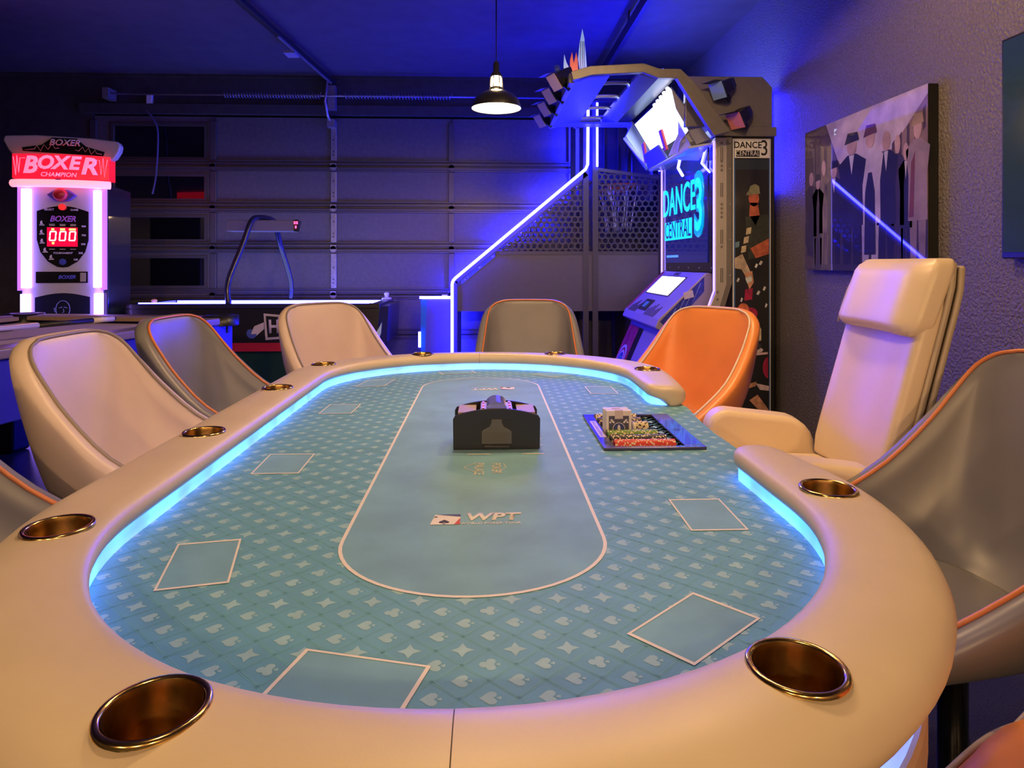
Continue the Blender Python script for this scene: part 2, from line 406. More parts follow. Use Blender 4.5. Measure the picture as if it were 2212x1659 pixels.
for x,y in CUPS:
    c=B().lathe([(.040,.7925),(.0385,.786),(.0385,.725),(.036,.7215),(.001,.7215)],36,(x,y,0)).build('cup_holder',m_gold2,T,fix=False)
    B().lathe([(.0400,.7895),(.0408,.7925),(.0432,.7942),(.0462,.7938),(.0480,.7915),(.0480,.789)],36,(x,y,0)).build('lip',m_gold,c,fix=False)
# ---- the print on the felt
def inside(x,y,poly):
    r=False; n=len(poly); j=n-1
    for i in range(n):
        (xi,yi),(xj,yj)=poly[i],poly[j]
        if (yi>y)!=(yj>y) and x<(xj-xi)*(y-yi)/(yj-yi)+xi: r=not r
        j=i
    return r
RC,RW=(-.02,1.78),.216      # racetrack: half width, straight half length
RL=.872
def track(off,n=28):
    P=[]; w=RW+off; a=RL-.19
    for k in range(n+1):
        p=PI*k/n; P.append((RC[0]+w*cos(p),RC[1]+a+(.19+off)*sin(p)))
    for k in range(n+1):
        p=PI+PI*k/n; P.append((RC[0]+w*cos(p),RC[1]-a+(.19+off)*sin(p)))
    return P
tin,tout=track(-.003),track(.003)
B().flat([(x,y,ZFELT+.0005) for x,y in tout]).build('centre_print',m_plain,T)
n=len(tin); b=B()
b.add([(x,y,ZFELT+.0009) for x,y in tin]+[(x,y,ZFELT+.0009) for x,y in tout],[(i,(i+1)%n,n+(i+1)%n,n+i) for i in range(n)])
b.build('betting_line',m_wht,T)
BOXES=[[(-.213,.793),(-.062,.753),(-.094,.645),(-.245,.685)],[(.173,.809),(.287,.908),(.353,.838),(.236,.742)],[(.352,1.268),(.452,1.268),(.450,1.117),(.350,1.117)],
 [(.365,2.45),(.465,2.448),(.465,2.308),(.367,2.31)],[(.191,2.728),(.308,2.795),(.382,2.721),(.267,2.65)],[(-.205,2.803),(-.059,2.833),(-.038,2.762),(-.178,2.735)],
 [(-.462,2.612),(-.355,2.63),(-.379,2.487),(-.487,2.475)],[(-.506,2.169),(-.405,2.169),(-.410,2.032),(-.510,2.032)],[(-.517,1.607),(-.410,1.607),(-.407,1.456),(-.511,1.456)],[(-.501,1.097),(-.405,1.114),(-.367,.961),(-.463,.940)]]
for q in BOXES:
    cx=sum(p[0] for p in q)/4; cy=sum(p[1] for p in q)/4
    def ins(p,d):
        vx,vy=cx-p[0],cy-p[1]; l=math.hypot(vx,vy); return (p[0]+vx/l*d,p[1]+vy/l*d,0)
    zz=ZFELT+.0011
    b=B(); b.flat([(x,y,ZFELT+.0007) for x,y in q],1)
    a=[(x,y,zz) for x,y in q]; c=[(ins(p,.0062)[0],ins(p,.0062)[1],zz) for p in q]
    b.add(a+c,[(i,(i+1)%4,4+(i+1)%4,4+i) for i in range(4)],0)
    b.build('card_box',[m_wht,m_plain],T)
def heart(n=18):
    P=[]
    for k in range(n):
        t=2*PI*k/n; P.append((16*sin(t)**3/17, (13*cos(t)-5*cos(2*t)-2*cos(3*t)-cos(4*t))/17+.12))
    return P
def spade(): return [(x*.92,-y*.92+.10) for x,y in heart()]
STEM=[(-.06,-.62),(.06,-.62),(.22,-1.0),(-.22,-1.0)]
def circ(cx,cy,r,n=9): return [(cx+r*cos(2*PI*k/n),cy+r*sin(2*PI*k/n)) for k in range(n)]
def diamond():
    P=[]
    for k in range(4):
        a=PI/2*k
        P.append((cos(a)*1.08,sin(a)*1.08)); P.append((.44*cos(a+PI/4)*1.15,.44*sin(a+PI/4)*1.15))
    return P
MOT={'d':[diamond()],'h':[spade()],'s':[spade(),STEM],'c':[circ(0,.46,.44),circ(-.45,-.2,.44),circ(.45,-.2,.44),[(-.12,.2),(.12,.2),(.12,-.5),(-.12,-.5)],STEM]}
CWX,CWY=.0625,.0292
sp_=B(); ln=B()
row=0; y=.55
while y<2.95:
    kind=row%4
    x=TX-.75+(CWX/2 if row%2 else 0); col=0
    while x<.72:
        if inside(x,y,FELT):
            k='dshc'[kind] if kind!=2 else 's'
            if kind==3 and col%2: k='s'
            if not inside(x,y,track(-.03)):
                for ip,poly in enumerate(MOT[k]):
                    sc=.0128 if k!='d' else .0135
                    # the suits lie with their tips towards -x
                    sp_.flat([(x-py*sc, y+px*sc*.98, ZFELT+.00025+.00001*ip) for px,py in poly])
                w_=.0006
                for dx in (-1,1):
                    a=Vector((x+dx*CWX/2,y,0)); c=Vector((x,y+CWY,0)); d=(c-a).normalized(); nrm=Vector((-d.y,d.x,0))
                    for off in (-.0012,.0012):
                        p1=a+nrm*off; p2=c+nrm*off
                        ln.flat([(q.x,q.y,ZFELT+.0002) for q in (p1-nrm*w_,p2-nrm*w_,p2+nrm*w_,p1+nrm*w_)])
        x+=CWX; col+=1
    y+=CWY; row+=1
sp_.build('suit_print',m_suit,T,kind='stuff',fix=False)
ln.build('lattice_print',m_line,T,kind='stuff',fix=False)
# ---- logos on the felt
m_red=mat('red_print',(.55,.05,.05),.6); m_navy=mat('navy_print',(.03,.05,.22),.6); m_ink=mat('black_print',(.012,.012,.014),.6)
m_cream=mat('cream_print',(.6,.6,.52),.6)
def felt_logo(cx,cy,sgn):
    """card emblem and three letters; sgn +1 reads from the near end"""
    z=ZFELT+.0013
    def P(u,v,dz=0): return (cx+sgn*u,cy+sgn*v,z+dz)
    b=B()
    b.flat([P(-.102,-.022),P(-.05,-.022),P(-.05,.024),P(-.096,.024)],0)
    b.flat([P(-.096,.024,.0002),P(-.05,.024,.0002),P(-.05,.012,.0002)],1)
    b.flat([P(-.050,-.022,.0002),P(-.060,-.022,.0002),P(-.0515,.004,.0002),P(-.05,.004,.0002)],2)
    b.flat([(cx+sgn*(-.078+x*.011),cy+sgn*(-.010+y*.011),z+.0003) for x,y in spade()],3)
    b.flat([(cx+sgn*(-.078+x*.011),cy+sgn*(-.010+y*.011),z+.0003) for x,y in STEM],3)
    b.flat([(cx+sgn*(-.094+x*.004),cy+sgn*(.012+y*.004),z+.0003) for x,y in spade()],3)
    b.build('card_emblem',[m_wht,m_navy,m_red,m_ink],T)
    text('WPT',.046,m_wht,T,frame((cx+sgn*.006,cy+sgn*.010,z),(sgn,0,0),(0,sgn,0)),ext=.0003,shear=.15,off=.035,sx=.98)
    text('WORLD POKER TOUR',.0115,m_wht,T,frame((cx+sgn*.004,cy-sgn*.019,z),(sgn,0,0),(0,sgn,0)),ext=.0003,off=.01,sx=.92)
felt_logo(.004,1.182,1)
felt_logo(.004,2.42,-1)
z=ZFELT+.0013
text('POKER',.030,m_cream,T,frame((.022,1.476,z),(0,-1,0),(1,0,0)),ext=.0003,sx=.78)
text('PALACE',.030,m_cream,T,frame((-.016,1.472,z),(0,-1,0),(1,0,0)),ext=.0003,sx=.80)
b=B()
def ribbon(b,pts,w,z):
    P=[Vector((x,y,0)) for x,y in pts]
    for i in range(len(P)-1):
        d=(P[i+1]-P[i]).normalized(); n_=Vector((-d.y,d.x,0))*w/2
        b.flat([(q.x,q.y,z) for q in (P[i]-n_,P[i+1]-n_,P[i+1]+n_,P[i]+n_)])
ribbon(b,[(.040+.014*sin(k*.5)*k/12,1.51-.006*k) for k in range(13)],.0018,z)
ribbon(b,[(-.036+.012*cos(k*.55),1.52-.0065*k) for k in range(14)],.0018,z)
b.build('flourish_print',m_cream,T)
b=B()
for (x0,x1,yy) in ((-.045,.012,1.585),(.086,.140,1.585),(.10,.142,1.66),(.10,.145,1.72),(.11,.14,1.78)):
    b.flat([(x0,yy-.003,z),(x1,yy-.003,z),(x1,yy+.003,z),(x0,yy+.003,z)])
b.build('stroke_print',m_cream,T)
# ================================================================== card shuffler on the felt
S=thing('card_shuffler','black automatic card shuffler standing on the middle of the felt','card shuffler',(.026,1.675,ZFELT+.001))
m_shf=mat('shuffler_black',(.012,.012,.016),.28,coat=.2)
z0=ZFELT+.002; sx0,sx1=-.080,.132; cx=(sx0+sx1)/2
def arch(y):
    P=[(sx0,y,z0),(sx1,y,z0),(sx1+.001,y,z0+.074)]
    for k in range(11):
        a=k/10; x=sx1-.004+(sx0-sx1+.008)*a; P.append((x,y,z0+.083+.017*sin(PI*a)**.8))
    P.append((sx0-.001,y,z0+.074)); return P
B().slab(arch(1.622),(0,.006,0)).build('front_plate',m_shf,S,bevel=.0015)
B().slab(arch(1.724),(0,.006,0)).build('back_plate',m_shf,S,bevel=.0015)
B().box(cx-.042,cx+.042,1.629,1.723,z0,z0+.078).build('roller_case',m_shf,S)
for sg in(-1,1):
    x=cx+sg*.073
    B().box(x-.030,x+.030,1.629,1.723,z0+.050,z0+.056).build('card_shelf',mat('tan_shelf',(.32,.24,.17),.5),S)
    B().box(x-.030,x+.030,1.629,1.723,z0,z0+.02).build('base_block',m_shf,S)
    B().box(x-.022,x+.022,1.632,1.72,z0+.085,z0+.089).build('guide_bar',mat('tan_shelf'),S)
m_clr=mat('clear_blue_cover',(.35,.4,.9),.08,trans=.6,coat=.6)
dm=B()
rr=[]
for k in range(9):
    a=PI*k/8; rr.append([(cx+.026*cos(a),1.632,z0+.096+.018*sin(a)),(cx+.026*cos(a),1.72,z0+.096+.018*sin(a))])
dm.add([p for r in rr for p in r],[(2*i,2*i+1,2*i+3,2*i+2) for i in range(8)]+[tuple(range(0,18,2)),tuple(range(1,18,2))])
dm.build('clear_cover',m_clr,S,smooth=False)
B().box(cx-.040,cx+.040,1.630,1.722,z0+.079,z0+.0955).build('cover_base',mat('pale_blue_plastic',(.4,.4,.75),.25),S,bevel=.002)
for sg in(-1,1):
    for k in range(3): B().box(cx+sg*.033-.003,cx+sg*.033+.003,1.635+k*.03,1.655+k*.03,z0+.0955,z0+.099).build('contact',mat('copper',(.5,.2,.1),.3,metal=.8),S)
# the card drawer in the front plate: stepped clear-grey cover with ridges
m_tray=mat('smoke_drawer',(.09,.085,.08),.25,coat=.4)
d=[(-.037,.014),(.037,.014),(.037,.044),(.030,.050),(.018,.056),(.013,.066),(.013,.074),(-.013,.074),(-.013,.066),(-.018,.056),(-.030,.050),(-.037,.044)]
dr=B().slab([(cx+u,1.6185,z0+v) for u,v in d],(0,.004,0)).build('drawer',m_tray,S,bevel=.0012)
for k in range(14): B().box(cx-.032+k*.0047,cx-.0305+k*.0047,1.6168,1.6186,z0+.017,z0+.042).build('ridge',m_tray,dr)
B().box(cx-.037,cx+.037,1.6198,1.6219,z0+.040,z0+.072).build('recess',M_black,S)
B().box(cx-.033,cx+.033,1.612,1.622,z0+.003,z0+.011).build('drawer_lip',m_shf,S,bevel=.002)
# ================================================================== chip tray, chips, decks
TRc=((TRX0+TRX1)/2,(TRY0+TRY1)/2)
m_tr=mat('tray_blue_black',(.035,.032,.10),.25,coat=.3)
CT=thing('chip_tray','blue-black chip tray sunk into the felt in front of the dealer seat','chip tray',(TRc[0],TRc[1],.70))
zt=ZFELT+.001
b=B(); ix0,ix1,iy0,iy1=TRX0+.030,TRX1-.050,TRY0+.016,TRY1-.012
b.box(TRX0,TRX1,TRY0,iy0,zt,zt+.007).box(TRX0,TRX1,iy1,TRY1,zt,zt+.007).box(TRX0,ix0,iy0,iy1,zt,zt+.007).box(ix1,TRX1,iy0,iy1,zt,zt+.007)
b.build('rim',m_tr,CT,bevel=.0015)
B().box(ix0,ix1,iy0,iy1,.694,.697).build('floor_plate',M_blackgloss,CT)
for (x0,x1,y0,y1) in ((ix0-.003,ix0,iy0,iy1),(ix1,ix1+.003,iy0,iy1),(ix0,ix1,iy0-.003,iy0),(ix0,ix1,iy1,iy1+.003)):
    B().box(x0,x1,y0,y1,.694,zt).build('side_wall',M_blackgloss,CT)
NR=7; pit=(iy1-iy0)/NR
for k in range(1,NR):
    yy=iy0+pit*k
    B().slab([(ix0,yy-.004,.697),(ix0,yy+.004,.697),(ix0,yy+.001,.716),(ix0,yy-.001,.716)],(ix1-ix0,0,0)).build('divider',M_blackgloss,CT)
B().box(TRX0+.008,TRX0+.024,TRY0+.10,TRY1-.085,zt+.007,zt+.0075).build('name_label',mat('lilac_label',(.55,.48,.62),.5),CT)
b=B(); random.seed(3)
for k in range(12): b.box(TRX0+.012,TRX0+.012+random.choice((.006,.008)),TRY0+.112+k*.0135,TRY0+.117+k*.0135,zt+.0075,zt+.0077)
b.build('label_print',M_black,CT)
for x,y in ((TRX0+.015,TRY0+.05),(TRX0+.015,TRY1-.04)): B().box(x-.005,x+.005,y-.010,y+.010,zt+.0065,zt+.0073).build('slot',M_black,CT)
B().disc((TRX1-.025,(TRY0+TRY1)/2-.01,zt+.0065),(1,0,0),(0,1,0),.010,16,ext=(0,0,.0008)).build('finger_hole',M_black,CT)
def chip_mesh(name,c1,c2):
    b=B(); r,h=.0193,.0031; n=24
    rot=0
    for (x0,x1) in ((-h/2,h/2),):
        ring=lambda x,rad:[(x,rad*cos(2*PI*k/n),rad*sin(2*PI*k/n)) for k in range(n)]
        v=ring(x0,r)+ring(x1,r)
        for k in range(n):
            l=(k+1)%n; b.add([v[k],v[l],v[n+l],v[n+k]],[(0,1,2,3)],1 if k%4==0 else 0)
        for x,sg in((x0,-1),(x1,1)):
            rg=ring(x,r); ri=ring(x,r*.68)
            for k in range(n):
                l=(k+1)%n; b.add([rg[k],rg[l],ri[l],ri[k]],[(0,1,2,3)],1 if k%4==0 else 0)
            b.flat(ri,0)
    o=b.build(name,[mat('chip_'+name+'_body',c1,.45),mat('chip_'+name+'_spot',c2,.45)])
    me=o.data; bpy.data.objects.remove(o); return me
cream=(.62,.52,.36); dk=(.02,.02,.045)
ROWS=[(0,'red_chip',(.55,.035,.03),cream,.150,'red poker chip with cream spots in the front row of the tray','red chips in the tray'),
 (1,'black_chip',dk,cream,.140,'black poker chip with cream spots in the second row of the tray','black chips in the second tray row'),
 (2,'green_chip',(.10,.22,.03),cream,.132,'green poker chip with cream spots in the third row of the tray','green chips in the tray'),
 (4,'cream_chip',cream,(.015,.015,.02),.110,'cream poker chip with black spots beside the dealer button','cream chips beside the dealer button'),
 (5,'dark_chip',(.03,.015,.05),cream,.122,'dark purple poker chip with cream spots behind the card boxes','dark chips behind the card boxes'),
 (6,'ivory_chip',(.64,.55,.40),(.015,.015,.02),.118,'ivory poker chip with black spots in the rearmost tray row','ivory chips in the rearmost row')]
for rw,nm,c1,c2,ln_,lab,grp in ROWS:
    me=chip_mesh(nm,c1,c2); yy=iy0+pit*(rw+.5); x=ix0+.004
    if rw==4: x=ix0+.090
    while x<ix0+.004+ln_+(.02 if rw==4 else 0):
        if rw==4 and x<ix0+.088: x+=.0034; continue
        o=bpy.data.objects.new(nm,me); C.objects.link(o)
        o.location=(x,yy+random.uniform(-.0006,.0006),.6975+.0193+random.uniform(0,.0008)+.0050); o.rotation_euler=(random.uniform(0,6.28),0,0)
        tag(o,lab,'poker chip',grp)
        x+=.0034
# two boxed decks standing in the tray
m_cbox=mat('card_box_white',(.7,.66,.66),.4); m_cback=mat('card_back_navy',(.06,.065,.11),.45,noise=.5,scale=420)
for i,(dx,y,lab) in enumerate(((0,1.762,'front navy-backed boxed deck of cards standing in the chip tray'),(-.003,1.786,'rear boxed deck of cards standing behind another deck in the tray'))):
    x0=.320+dx; x1=x0+.068; zb=.6985; zt_=zb+.090
    D=thing('card_deck',lab,'card deck',((x0+x1)/2,y,zb),0,'boxed card decks in the tray')
    B().box(x0,x1,y-.0085,y+.0085,zb,zt_).build('carton',m_cbox,D,bevel=.0015)
    B().box(x0+.007,x1-.007,y-.0090,y-.0084,zb+.008,zt_-.014).build('back_print',m_cback,D)
    B().disc(((x0+x1)/2,y-.0091,zb+.042),(1,0,0),(0,0,1),.0165,24,ext=(0,-.0002,0)).build('ring_print',m_cbox,D)
    B().disc(((x0+x1)/2,y-.0093,zb+.042),(1,0,0),(0,0,1),.0150,24,ext=(0,-.0002,0)).build('roundel_print',m_navy,D)
    B().disc(((x0+x1)/2,y-.0095,zb+.042),(1,0,0),(0,0,1),.004,10,ext=(0,-.0002,0),r2=.011).build('figure_print',m_cbox,D)
    for sx in(-1,1):
        for sz in(0,1):
            q=B(); 
            for k in range(4): q.disc(((x0+x1)/2+sx*(.014+.003*k),y-.0091,zb+.022+sz*.040+.003*((k*7)%3-1)),(1,0,0),(0,0,1),.0028,7,ext=(0,-.0002,0))
            q.build('scroll_print',m_cbox,D)
    B().box((x0+x1)/2-.011,(x0+x1)/2+.011,y-.0094,y+.0088,zt_-.022,zt_+.0006).build('seal',mat('seal_paper',(.55,.48,.50),.5),D)
B0=thing('dealer_button','white round dealer button leaning beside the boxed cards','dealer button',(.398,1.772,.699))
B().cyl((.3955,1.772,.7275),(.3995,1.772,.7275),.0255,28).build('disc',mat('ivory_plastic',(.72,.66,.56),.4),B0)
B().cyl((.3941,1.772,.7275),(.3956,1.772,.7275),.0225,28).build('face',m_wht,B0)
text('DEALER',.0085,m_ink,B0,frame((.3940,1.772,.7275),(0,-1,0),(0,0,1)),ext=.0003,off=.02)
# ================================================================== bucket chairs
m_beige=mat('beige_leather',(.66,.53,.44),.40,noise=.04,scale=7,bump=.03,bscale=600)
m_grey=mat('slate_leather',(.19,.185,.19),.36,noise=.06,scale=7,bump=.03,bscale=600)
m_orange=mat('orange_leather',(.76,.26,.065),.38,noise=.05,scale=7,bump=.03,bscale=600)
m_pip_o=mat('orange_piping',(.60,.19,.06),.4); m_pip_d=mat('taupe_piping',(.27,.22,.19),.4); m_pip_w=mat('cream_piping',(.66,.56,.46),.4)
m_chrome=mat('black_chrome',(.06,.06,.065),.2,metal=.9)
_ch={}
def chair_meshes(key,mm,mp):
    R=[(.175,.285,.462),(.245,.235,.530),(.278,.10,.610),(.280,-.04,.690),(.268,-.145,.790),(.256,-.206,.880),(.240,-.246,.938),(.205,-.268,.968),(.160,-.279,.980)]
    Cc=[(0,.305,.452),(0,.20,.458),(0,.07,.455),(0,-.07,.462),(0,-.175,.530),(0,-.226,.670),(0,-.252,.82),(0,-.272,.92),(0,-.290,.985)]
    R=[(x*.86,y,z-.012*(z>.8)) for x,y,z in R]; Cc=[(x,y,z-.012*(z>.8)) for x,y,z in Cc]
    R=cr(R,3); Cc=cr(Cc,3); nt=len(R); ns=25
    inner=[]
    for i in range(nt):
        row=[]
        for k in range(ns):
            s=-1+2*k/(ns-1); a=abs(s); sg=1 if s>=0 else -1
            x=sg*R[i].x*(1-(1-a)**1.55); q=a**2.6
            row.append(Vector((x,Cc[i].y+(R[i].y-Cc[i].y)*q,Cc[i].z+(R[i].z-Cc[i].z)*q)))
        inner.append(row)
    def nrm(i,k):
        a=inner[min(i+1,nt-1)][k]-inner[max(i-1,0)][k]; b=inner[i][min(k+1,ns-1)]-inner[i][max(k-1,0)]
        return a.cross(b).normalized()       # into the seat
    N=[[nrm(i,k) for k in range(ns)] for i in range(nt)]
    for it in range(6):
        N=[[sum((N[a][c] for a,c in ((i,k),(i,k),(max(i-1,0),k),(min(i+1,nt-1),k),(i,max(k-1,0)),(i,min(k+1,ns-1)))),Vector()).normalized() for k in range(ns)] for i in range(nt)]
    for i in range(nt):
        f=min(1,max(0,(i/(nt-1)-.62)/.25))
        for k in range(ns): N[i][k]=N[i][k].lerp(Vector((N[i][k].x*.55,max(.5,N[i][k].y),0)),f).normalized()
    th=.048
    outer=[[inner[i][k]-N[i][k]*th for k in range(ns)] for i in range(nt)]
    b=B()
    def gid(i,k): return i*ns+k
    vs=[p for r in inner for p in r]; fs=[(gid(i,k),gid(i,k+1),gid(i+1,k+1),gid(i+1,k)) for i in range(nt-1) for k in range(ns-1)]
    no=len(vs); vs+=[p for r in outer for p in r]; fs+=[(no+gid(i,k),no+gid(i+1,k),no+gid(i+1,k+1),no+gid(i,k+1)) for i in range(nt-1) for k in range(ns-1)]
    loop=[(0,k) for k in range(ns)]+[(i,ns-1) for i in range(1,nt)]+[(nt-1,k) for k in range(ns-2,-1,-1)]+[(i,0) for i in range(nt-2,0,-1)]
    cen=sum((inner[i][k] for i,k in loop),Vector())/len(loop)
    mids=[]
    L=len(loop)
    def outward(j):
        i,k=loop[j]; p0=inner[loop[j-1][0]][loop[j-1][1]]; p1=inner[loop[(j+1)%L][0]][loop[(j+1)%L][1]]
        t=(p1-p0).normalized(); o=t.cross(N[i][k]).normalized()
        return o
    OW=[outward(j) for j in range(L)]
    for it in range(8): OW=[(OW[j-1]+OW[j]+OW[(j+1)%L]).normalized() for j in range(L)]
    outward=lambda j:OW[j]
    t0=outward(ns//2)   # front centre: should point to +y
    sgn=1 if t0.y>0 else -1
    lay=[]
    for f,pu in ((.15,.008),(.5,.013),(.85,.009)):
        st=len(vs)
        for j,(i,k) in enumerate(loop): vs.append(inner[i][k].lerp(outer[i][k],f)+outward(j)*sgn*pu)
        lay.append(st)
    ids_in=[gid(*q) for q in loop]; ids_out=[no+gid(*q) for q in loop]
    rings=[ids_in]+[[st+j for j in range(L)] for st in lay]+[ids_out]
    for a,c in zip(rings,rings[1:]):
        for j in range(L): l=(j+1)%L; fs.append((a[j],a[l],c[l],c[j]))
    b.add(vs,fs,0,True)
    shell=b.build('shell',mm,smooth=True)
    pip=B().tube([inner[i][k].lerp(outer[i][k],.10)+outward(j)*sgn*.008+N[i][k]*.002 for j,(i,k) in enumerate(loop)],.0048,6,True).build('piping',mp,smooth=True)
    # seat cushion
    cu=B(); rings=[]
    for z,k in ((.462,.80),(.470,.97),(.486,1.0),(.500,.97),(.506,.85),(.508,.5),(.508,.02)):
        rg=[]
        for j in range(28):
            a=2*PI*j/28; cx_=abs(cos(a))**.7*(1 if cos(a)>=0 else -1); sy_=abs(sin(a))**.7*(1 if sin(a)>=0 else -1)
            rg.append((.205*k*cx_,.085+.20*k*sy_,z))
        rings.append(rg)
    cu.loft(rings,False,True,0,True)
    cush=cu.build('seat_cushion',mm,smooth=True)
    col=B().lathe([(.06,.395),(.06,.41),(.028,.40),(.028,.10),(.06,.07),(.06,.05)],20,cap=True).build('column',m_chrome)
    legs=[]
    for k in range(4):
        a=PI/4+PI/2*k
        lg=B().tube([(0.03*cos(a),.03*sin(a),.075),(.18*cos(a),.18*sin(a),.055),(.31*cos(a),.31*sin(a),.016)],[.022,.019,.014],8).build('leg',m_chrome); legs.append(lg)
    out=[(o.name.split('.')[0],o.data) for o in [shell,cush,pip,col]+legs]
    for o in [shell,cush,pip,col]+legs: bpy.data.objects.remove(o)
    return out
def chair(x,y,face,key,label,z=0.):
    """face: direction the sitter looks, degrees from +x"""
    mm,mp={'beige':(m_beige,m_pip_d),'grey':(m_grey,m_pip_o),'orange':(m_orange,m_pip_w)}[key]
    if key not in _ch: _ch[key]=chair_meshes(key,mm,mp)
    t=thing('bucket_chair',label,'chair',(x,y,z),math.radians(face-90),'bucket chairs around the poker table')
    for nm,me in _ch[key]:
        o=bpy.data.objects.new(nm,me); C.objects.link(o); o.parent=t
    return t
chair(-.90,1.93,0,'beige','beige leather bucket chair with taupe piping on the left, nearest the camera')
chair(-.90,2.53,-3,'grey','grey bucket chair with orange piping between the two beige chairs')
chair(-.62,3.17,-42,'beige','beige bucket chair at the far left corner in front of the air hockey table')
chair(.22,3.36,-93,'grey','grey bucket chair at the far end of the poker table, below the basketball game')
chair(.80,2.82,213,'orange','orange bucket chair with cream piping in front of the dancing machine')
chair(.97,1.34,185,'grey','grey bucket chair with orange piping at the right edge, beside the recliner')
chair(-.93,1.22,4,'grey','grey bucket chair cut off by the left edge of the picture')
chair(.85,.675,122,'orange','orange bucket chair cut off by the bottom right corner')
# ================================================================== dealer's recliner
RCL=thing('recliner_chair','tall cream leather recliner with headrest at the dealer seat by the right wall','armchair',(.865,1.95,0),math.radians(83))
m_cr=mat('cream_leather',(.72,.58,.41),.38,noise=.03,scale=6,bump=.03,bscale=500)
m_crd=mat('cream_leather_shell',(.46,.38,.28),.45,noise=.04,scale=6)
def curved_panel(w0,w1,z0,z1,y0,y1,th,bow,n=14,m=10,round_=.05,bulge=.02):
    """upright padded panel facing +y local, wrapped a little forward at its sides"""
    b=B(); F=[];Bk=[]
    for i in range(m+1):
        v=i/m; r=[];q=[]
        for k in range(n+1):
            u=-1+2*k/n; wd=(w0+(w1-w0)*v)/2
            e=1-(1-min(1,min(v,1-v)/.16))**2; cu=1-abs(u)**6
            zz=z0+(z1-z0)*v; 
            x=u*wd*(1-.10*(1-e)*1.)
            yy=y0+(y1-y0)*v+bow*abs(u)**2.2
            r.append((x,yy+bulge*cu*(.3+.7*e),zz)); q.append((x,yy-th,zz))
        F.append(r);Bk.append(q)
    vs=[p for r in F for p in r]+[p for r in Bk for p in r]; W=n+1; O=(m+1)*W; fs=[]
    for i in range(m):
        for k in range(n):
            fs.append((i*W+k,i*W+k+1,(i+1)*W+k+1,(i+1)*W+k)); fs.append((O+i*W+k,O+(i+1)*W+k,O+(i+1)*W+k+1,O+i*W+k+1))
    for i in range(m):
        fs.append((i*W,(i+1)*W,O+(i+1)*W,O+i*W)); fs.append((i*W+n,O+i*W+n,O+(i+1)*W+n,(i+1)*W+n))
    for k in range(n):
        fs.append((k,O+k,O+k+1,k+1)); fs.append((m*W+k,m*W+k+1,O+m*W+k+1,O+m*W+k))
    b.add(vs,fs,0,True); return b
curved_panel(.47,.46,.56,1.12,-.215,-.365,.05,.035).build('backrest',m_cr,RCL,smooth=True,bevel=.015,seg=3,world=False)
curved_panel(.49,.47,.54,1.185,-.262,-.424,.018,.040,bulge=0).build('back_shell',m_crd,RCL,smooth=True,bevel=.008,seg=3,world=False)
curved_panel(.49,.47,.54,1.175,-.284,-.445,.018,.040,bulge=0).build('back_shell',m_crd,RCL,smooth=True,bevel=.008,seg=3,world=False)
hr=curved_panel(.47,.455,.985,1.195,-.305,-.378,.05,.030,m=12,bulge=.055).build('headrest',m_cr,RCL,smooth=True,bevel=.012,seg=3,world=False)
B().tube([(.232,-.272,.99),(.233,-.285,1.04),(.231,-.305,1.10),(.228,-.34,1.17),(.222,-.36,1.192)],.003,6).build('seam',m_crd,hr,world=False)
B().box(-.24,.24,-.26,.28,.44,.56).build('seat',m_cr,RCL,smooth=True,bevel=.05,seg=5,world=False)
for sg in(-1,1):
    P=[]
    for (cy,cz,r,a0) in ((.09,.535,.06,-90),(.08,.617,.07,0),(-.10,.565,.105,90),(-.165,.53,.05,180)):
        for k in range(7): a=math.radians(a0+90*k/6); P.append((sg*.285-.05,cy+r*cos(a),cz+r*sin(a)))
    B().slab(P,(.10,0,0)).build('armrest',m_cr,RCL,smooth=True,bevel=.022,seg=4,world=False)
    B().box(sg*.285-.03,sg*.285+.03,-.08,.06,.40,.52).build('arm_support',m_crd,RCL,bevel=.01,world=False)
B().box(-.22,.22,-.24,.24,.40,.45).build('seat_pan',m_crd,RCL,bevel=.015,world=False)
B().lathe([(.05,.40),(.03,.39),(.03,.12),(.06,.08),(.06,.06)],18,cap=True).build('column',m_chrome,RCL,world=False)
for k in range(5):
    a=2*PI*k/5
    B().tube([(.02*cos(a),.02*sin(a),.08),(.28*cos(a),.28*sin(a),.03)],[.024,.018],8).build('leg',m_chrome,RCL,world=False)
# ================================================================== pool table
PT=thing('pool_table','tan-clothed pool table with blue light painted on its sides behind the left chairs','pool table',(-2.61,3.165,0),math.radians(-10))
m_pool=mat('tan_pool_cloth',(.50,.41,.41),.75,noise=.05,scale=50)
m_cushion=mat('brown_cushion_cloth',(.30,.21,.16),.75,noise=.05,scale=50)
m_prail=mat('grey_gloss_rail',(.22,.17,.19),.3,coat=.4)
m_apb=mat('apron_painted_blue_light',(.03,.03,.50),.3,coat=.3)  # blue light falling on the apron is put into its base colour
hw,hl=.775,1.35
L_=dict(parent=PT,world=False)
B().box(-hw+.17,hw-.17,-hl+.17,hl-.17,.775,.80).build('bed',m_pool,**L_)
rr=.115
for sx in(-1,1):
    for (y0,y1) in ((-hl+.19,-.08),(.08,hl-.19)):
        xo,xi=sx*hw,sx*(hw-rr)
        r=B().box(min(xo,xi),max(xo,xi),y0,y1,.80,.845).build('rail',m_prail,bevel=.01,seg=3,smooth=True,**L_)
        ci_=sx*(hw-.175)
        B().slab([(xi,y0,.802),(xi,y0,.842),(ci_,y0+.03,.838),(ci_,y0+.03,.815)],(0,y1-y0-.06,0)).build('cushion',m_cushion,**L_)
